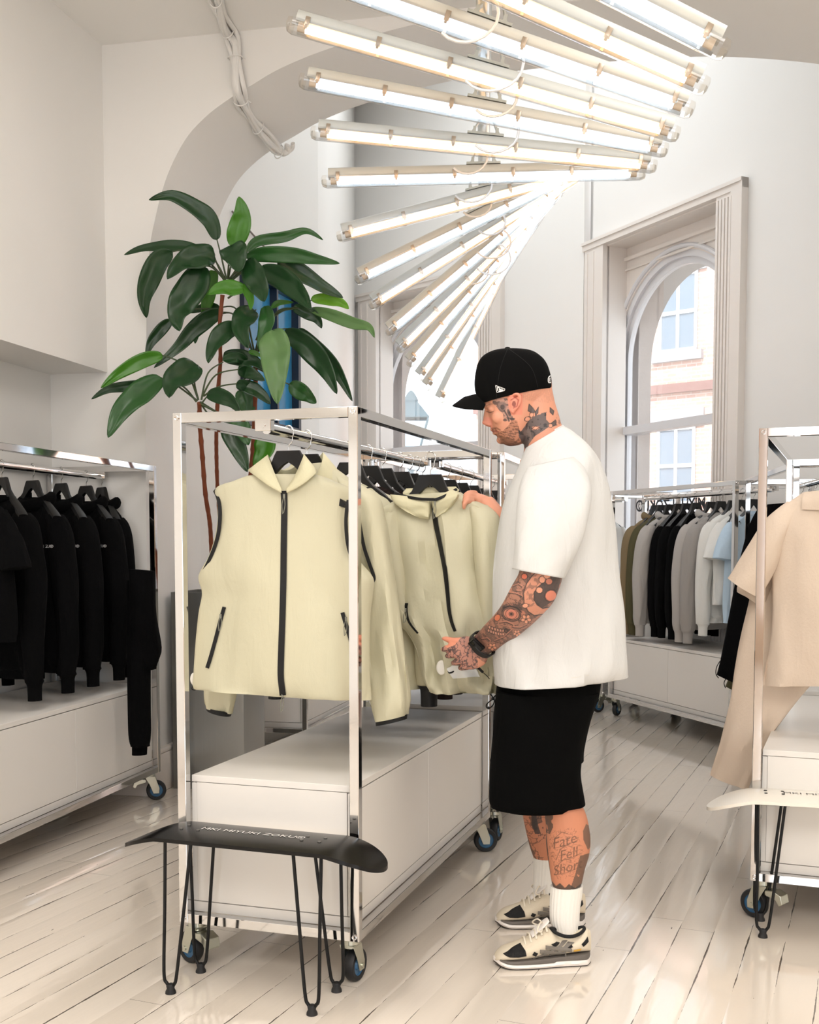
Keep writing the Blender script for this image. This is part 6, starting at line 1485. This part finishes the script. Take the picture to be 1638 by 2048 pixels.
def shoe(P0, P1, nm):
    """side-profile sneaker from the toe tip P0 to the heel P1 on the floor"""
    d_ = (P1 - P0); L = d_.length; x = d_.normalized(); y = Vector((0, 0, 1)).cross(x)     # y points away from camera
    if y.y < 0: y = -y
    s = L / .30
    def W(u, v, h): return P0 + x * (u * L) + y * (v * s) + Vector((0, 0, h * s))
    # section table: u, half width, sole top z, upper top z
    T = [(0.0, .012, .018, .026), (.03, .030, .020, .040), (.10, .044, .022, .056), (.20, .050, .023, .066), (.32, .051, .024, .080), (.42, .049, .026, .096), (.50, .046, .028, .108), (.58, .043, .030, .108), (.66, .040, .033, .082), (.76, .038, .036, .078), (.86, .038, .038, .092), (.94, .035, .038, .108), (1.0, .018, .036, .100)]
    up_r = []
    for u, hw, z0, z1 in T:
        ring = []
        for k in range(24):
            a = 2 * math.pi * k / 24; ca__, sa__ = math.cos(a), math.sin(a)
            wz = (z0 + z1) / 2 + (z1 - z0) / 2 * math.copysign(abs(sa__) ** .8, sa__); tap = 1 - .42 * max(0, sa__) ** 1.5
            ring.append(W(u, hw * math.copysign(abs(ca__) ** .7, ca__) * tap, wz))
        up_r.append(ring)
    R2 = []
    for i in range(len(up_r) - 1):
        A_, B_, C_, D_ = up_r[max(i - 1, 0)], up_r[i], up_r[i + 1], up_r[min(i + 2, len(up_r) - 1)]
        for k in range(4):
            t = k / 4; R2.append([a * (-.5 * t + t * t - .5 * t ** 3) + b * (1 - 2.5 * t * t + 1.5 * t ** 3) + c * (.5 * t + 2 * t * t - 1.5 * t ** 3) + e * (-.5 * t * t + .5 * t ** 3) for a, b, c, e in zip(A_, B_, C_, D_)])
    R2.append(up_r[-1]); mb = MB(); V = mb.grid(R2, True); mb.bm.faces.new(V[0][::-1]); mb.bm.faces.new(V[-1]); sh_ = mb.build('shoe', M_upper, man)
    def sole(z0f, z1f, ex, name, m, wav=0., u0=-.012, u1=1.01):
        mb = MB(); rows = []
        N_ = 44
        for i in range(N_ + 1):
            u = u0 + (u1 - u0) * i / N_; t = min(max(u, 0), 1)
            hw = np.interp(t, [q[0] for q in T], [q[1] for q in T]) + ex
            if u < .04: hw *= max(.15, math.sqrt(max(0, (u - u0) / (.04 - u0))))
            if u > .96: hw *= max(.3, math.sqrt(max(0, (u1 + .005 - u) / (u1 + .005 - .96))))
            a, b = z0f(t), z1f(t); w_ = 1 + wav * abs(math.sin(t * math.pi * 5.5))
            rows.append([W(u, -hw * .94, a), W(u, -hw * w_, (a + b) / 2), W(u, -hw * .97, b), W(u, hw * .97, b), W(u, hw * w_, (a + b) / 2), W(u, hw * .94, a)])
        V = mb.grid(rows, True); mb.bm.faces.new(V[0][::-1]); mb.bm.faces.new(V[-1]); return mb.build(name, m, sh_)
    spring = lambda t: .012 * max(0, (.16 - t) / .16) ** 1.6
    sole(lambda t: spring(t), lambda t: spring(t) + .005, .003, 'outsole', M_out)
    sole(lambda t: spring(t) + .004, lambda t: spring(t) + .016 + .004 * (t > .6), .0065, 'midsole', M_mid, .05)
    sole(lambda t: spring(t) + .014 + .003 * (t > .6), lambda t: spring(t) * .6 + .024 + .014 * t, .0045, 'midsole_band', M_gmid, 0, .02, 1.0)
    bv_ = bvh_of([sh_])
    def S(u, z):       # side surface point, near side
        o = W(u, -.2, z); h = bv_.ray_cast(o, y); return (h[0] - y * .0024) if h[0] else W(u, -.04, z)
    def patch(poly, m, name, off=0.):
        P = [(a, b) for a, b in poly]; mb = MB(); bm = mb.bm; f = bm.faces.new([bm.verts.new((a, b, 0)) for a, b in P]); bmesh.ops.triangulate(bm, faces=[f])
        for _ in range(6):
            e_ = [e for e in bm.edges if e.calc_length() > .012]
            if not e_: break
            bmesh.ops.subdivide_edges(bm, edges=e_, cuts=1); bmesh.ops.triangulate(bm, faces=[f for f in bm.faces if len(f.verts) > 3])
        for v in bm.verts: v.co = S(v.co.x, v.co.y / 1.0) - y * off
        return mb.build(name, m, sh_, solid=.0016)
    patch([(.07, .046), (.16, .060), (.26, .072), (.29, .060), (.30, .044), (.22, .040), (.13, .040)], M_mesh, 'toe_mesh')
    patch([(.36, .046), (.40, .040), (.42, .050), (.38, .056)], M_mesh, 'vent_mesh', .0)
    patch([(.56, .075), (.62, .080), (.66, .074), (.60, .066)], M_mesh, 'vent_mesh', .0)
    patch([(.68, .060), (.78, .070), (.79, .062), (.70, .050)], M_mesh, 'vent_mesh', .0)
    patch([(.88, .070), (.95, .090), (.96, .076), (.90, .062)], M_mesh, 'heel_mesh', .0)
    # grey side stripes crossing
    for a, b in (((.40, .030), (.72, .076)), ((.52, .030), (.78, .074))):
        n_ = Vector((b[0] - a[0], (b[1] - a[1]) * 3, 0)).normalized(); w = .026
        patch([(a[0] - .03, a[1]), (a[0] + .03, a[1]), (b[0] + .03, b[1]), (b[0] - .03, b[1])], M_gsu, 'side_stripe', .0012)
    for a, b in (((.44, .056), (.72, .040)), ((.50, .068), (.78, .052))): patch([(a[0], a[1] - .006), (a[0], a[1] + .006), (b[0], b[1] + .006), (b[0], b[1] - .006)], M_gsu, 'side_stripe', .0013)
    patch([(.80, .052), (.88, .056), (.87, .050), (.80, .047)], M_gold, 'gold_script', .0008)
    # collar lining, tongue, laces
    mb = MB(); P = []
    for k in range(21):
        a = math.radians(-90 + k * 180 / 20 * 2); P.append(W(.765 + .175 * math.cos(a + math.pi / 2) * -1, .030 * math.sin(a + math.pi / 2), .092 + .016 * abs(math.cos(a + math.pi / 2)) ** 2))
    mb.tube(smooth_path(P[:-1], 2, closed=True), .0055 * s, 8, closed=True); mb.build('collar_lining', M_mesh, sh_)
    mb = MB(); mb.loft([(W(.38, -.022, .090), W(.38, .022, .090), .004), (W(.46, -.024, .112), W(.46, .024, .112), .005), (W(.53, -.024, .130), W(.53, .024, .130), .005), (W(.56, -.018, .138), W(.56, .018, .138), .004)], n=16, nrm=(x * -.4 + Vector((0, 0, 1)))); mb.build('tongue', M_mid, sh_)
    for k in range(5):
        u = .30 + k * .055; z = .079 + k * .0105
        mb = MB(); mb.tube(smooth_path([W(u + .008, -.030, z - .012), W(u + .004, -.020, z - .001), W(u + .008, .0, z + .005), W(u + .004, .020, z - .001), W(u + .008, .030, z - .012)], 4), .0034 * s, 6); mb.build('lace', M_lace, sh_)
    mb = MB()
    for sg in (-1, 1): mb.tube(smooth_path([W(.50, 0, .128), W(.46, sg * .02, .134), W(.42, sg * .038, .118), W(.47, sg * .03, .112), W(.50, 0, .126)], 5), .0024 * s, 6)
    mb.build('lace_bow', M_lace, sh_)
    return sh_
hn = onz(1179, 1923); tn = onz(988, 1925); shoe(Vector((tn.x, tn.y - .02, 0)) , Vector((hn.x, hn.y + .0, 0)), 'near')
hf = onz(1120, 1842); tf = onz(992, 1848); shoe(Vector((tf.x, tf.y - .01, 0)), Vector((tf.x, tf.y, 0)) + (Vector((hn.x, hn.y, 0)) - Vector((tn.x, tn.y, 0))).normalized() * .30, 'far')

# ================================================================ camera and light
cam = bpy.data.cameras.new('camera'); co = bpy.data.objects.new('camera', cam); COL.objects.link(co)
co.location = O3; co.rotation_euler = (math.pi / 2 - PITCH, 0, 0)
cam.sensor_fit = 'VERTICAL'; cam.sensor_height = 36; cam.lens = FPX / 2048 * 36; cam.shift_y = (PPY - 1024) / 2048; cam.clip_end = 300; cam.clip_start = .05
SC.camera = co
w = bpy.data.worlds.new('sky'); SC.world = w; w.use_nodes = True
bg = w.node_tree.nodes['Background']; bg.inputs[0].default_value = (.82, .91, 1, 1); bg.inputs[1].default_value = 4.4
def area(name, loc, tgt, sx, sy, e, col, portal=False):
    l = bpy.data.lights.new(name, 'AREA'); l.shape = 'RECTANGLE'; l.size = sx; l.size_y = sy; l.energy = e; l.color = col
    o = bpy.data.objects.new(name, l); COL.objects.link(o); o.location = loc
    o.rotation_euler = (Vector(tgt) - Vector(loc)).to_track_quat('-Z', 'Y').to_euler()
    if portal: l.cycles.is_portal = True
    return o
for px_ in (-1.75, 2.1): area('portal_front', (px_, -4.0, 1.75), (px_, 0, 1.75), 1.7, 2.5, 1, (1, 1, 1), True)
for Q, inn in ((Q1, in1), (Q2, in2)):
    c_ = 1.06 if Q is Q1 else .91
    p = Q(c_, 2.2, .8); area('portal_window', p, p + inn, 1.6, 3.0, 1, (1, 1, 1), True)
area('ceiling_fill', (.6, -1.2, 3.6), (.6, -1.2, 0), 2.6, 2.6, 155, (1, .955, .91))  # unseen warm fill added behind the camera, not a fixture
area('ceiling_fill', (-1.2, 2.2, 3.66), (-1.2, 2.2, 0), .9, 1.6, 35, (1, .95, .90))  # unseen warm fill added over the left front, not a fixture
area('ceiling_fill', (1.5, 3.5, 3.66), (1.5, 3.5, 0), 1.2, 1.2, 20, (1, .97, .94))  # unseen fill added to brighten the racks on the right
area('back_room_fill', (.1, 8.6, 5.8), (.1, 8.6, 0), 3.0, 3.0, 70, (.90, .95, 1))  # unseen cool fill added to brighten the back room walls
sn = bpy.data.lights.new('sun', 'SUN'); sn.energy = 8.5; sn.angle = .02; sn.color = (1, .97, .92); so = bpy.data.objects.new('sun', sn); COL.objects.link(so); so.rotation_euler = Vector((.35, .8, -1.0)).to_track_quat('-Z', 'Y').to_euler()
SC.view_settings.view_transform = 'Standard'; SC.view_settings.look = 'None'; SC.view_settings.gamma = 1; SC.view_settings.exposure = .30
SC.view_settings.use_curve_mapping = False
SC.cycles.max_bounces = 9; SC.cycles.diffuse_bounces = 4; SC.cycles.glossy_bounces = 4; SC.cycles.transparent_max_bounces = 24; SC.cycles.transmission_bounces = 4
SC.cycles.caustics_reflective = False; SC.cycles.caustics_refractive = False; SC.cycles.sample_clamp_indirect = 6; SC.cycles.use_denoising = True
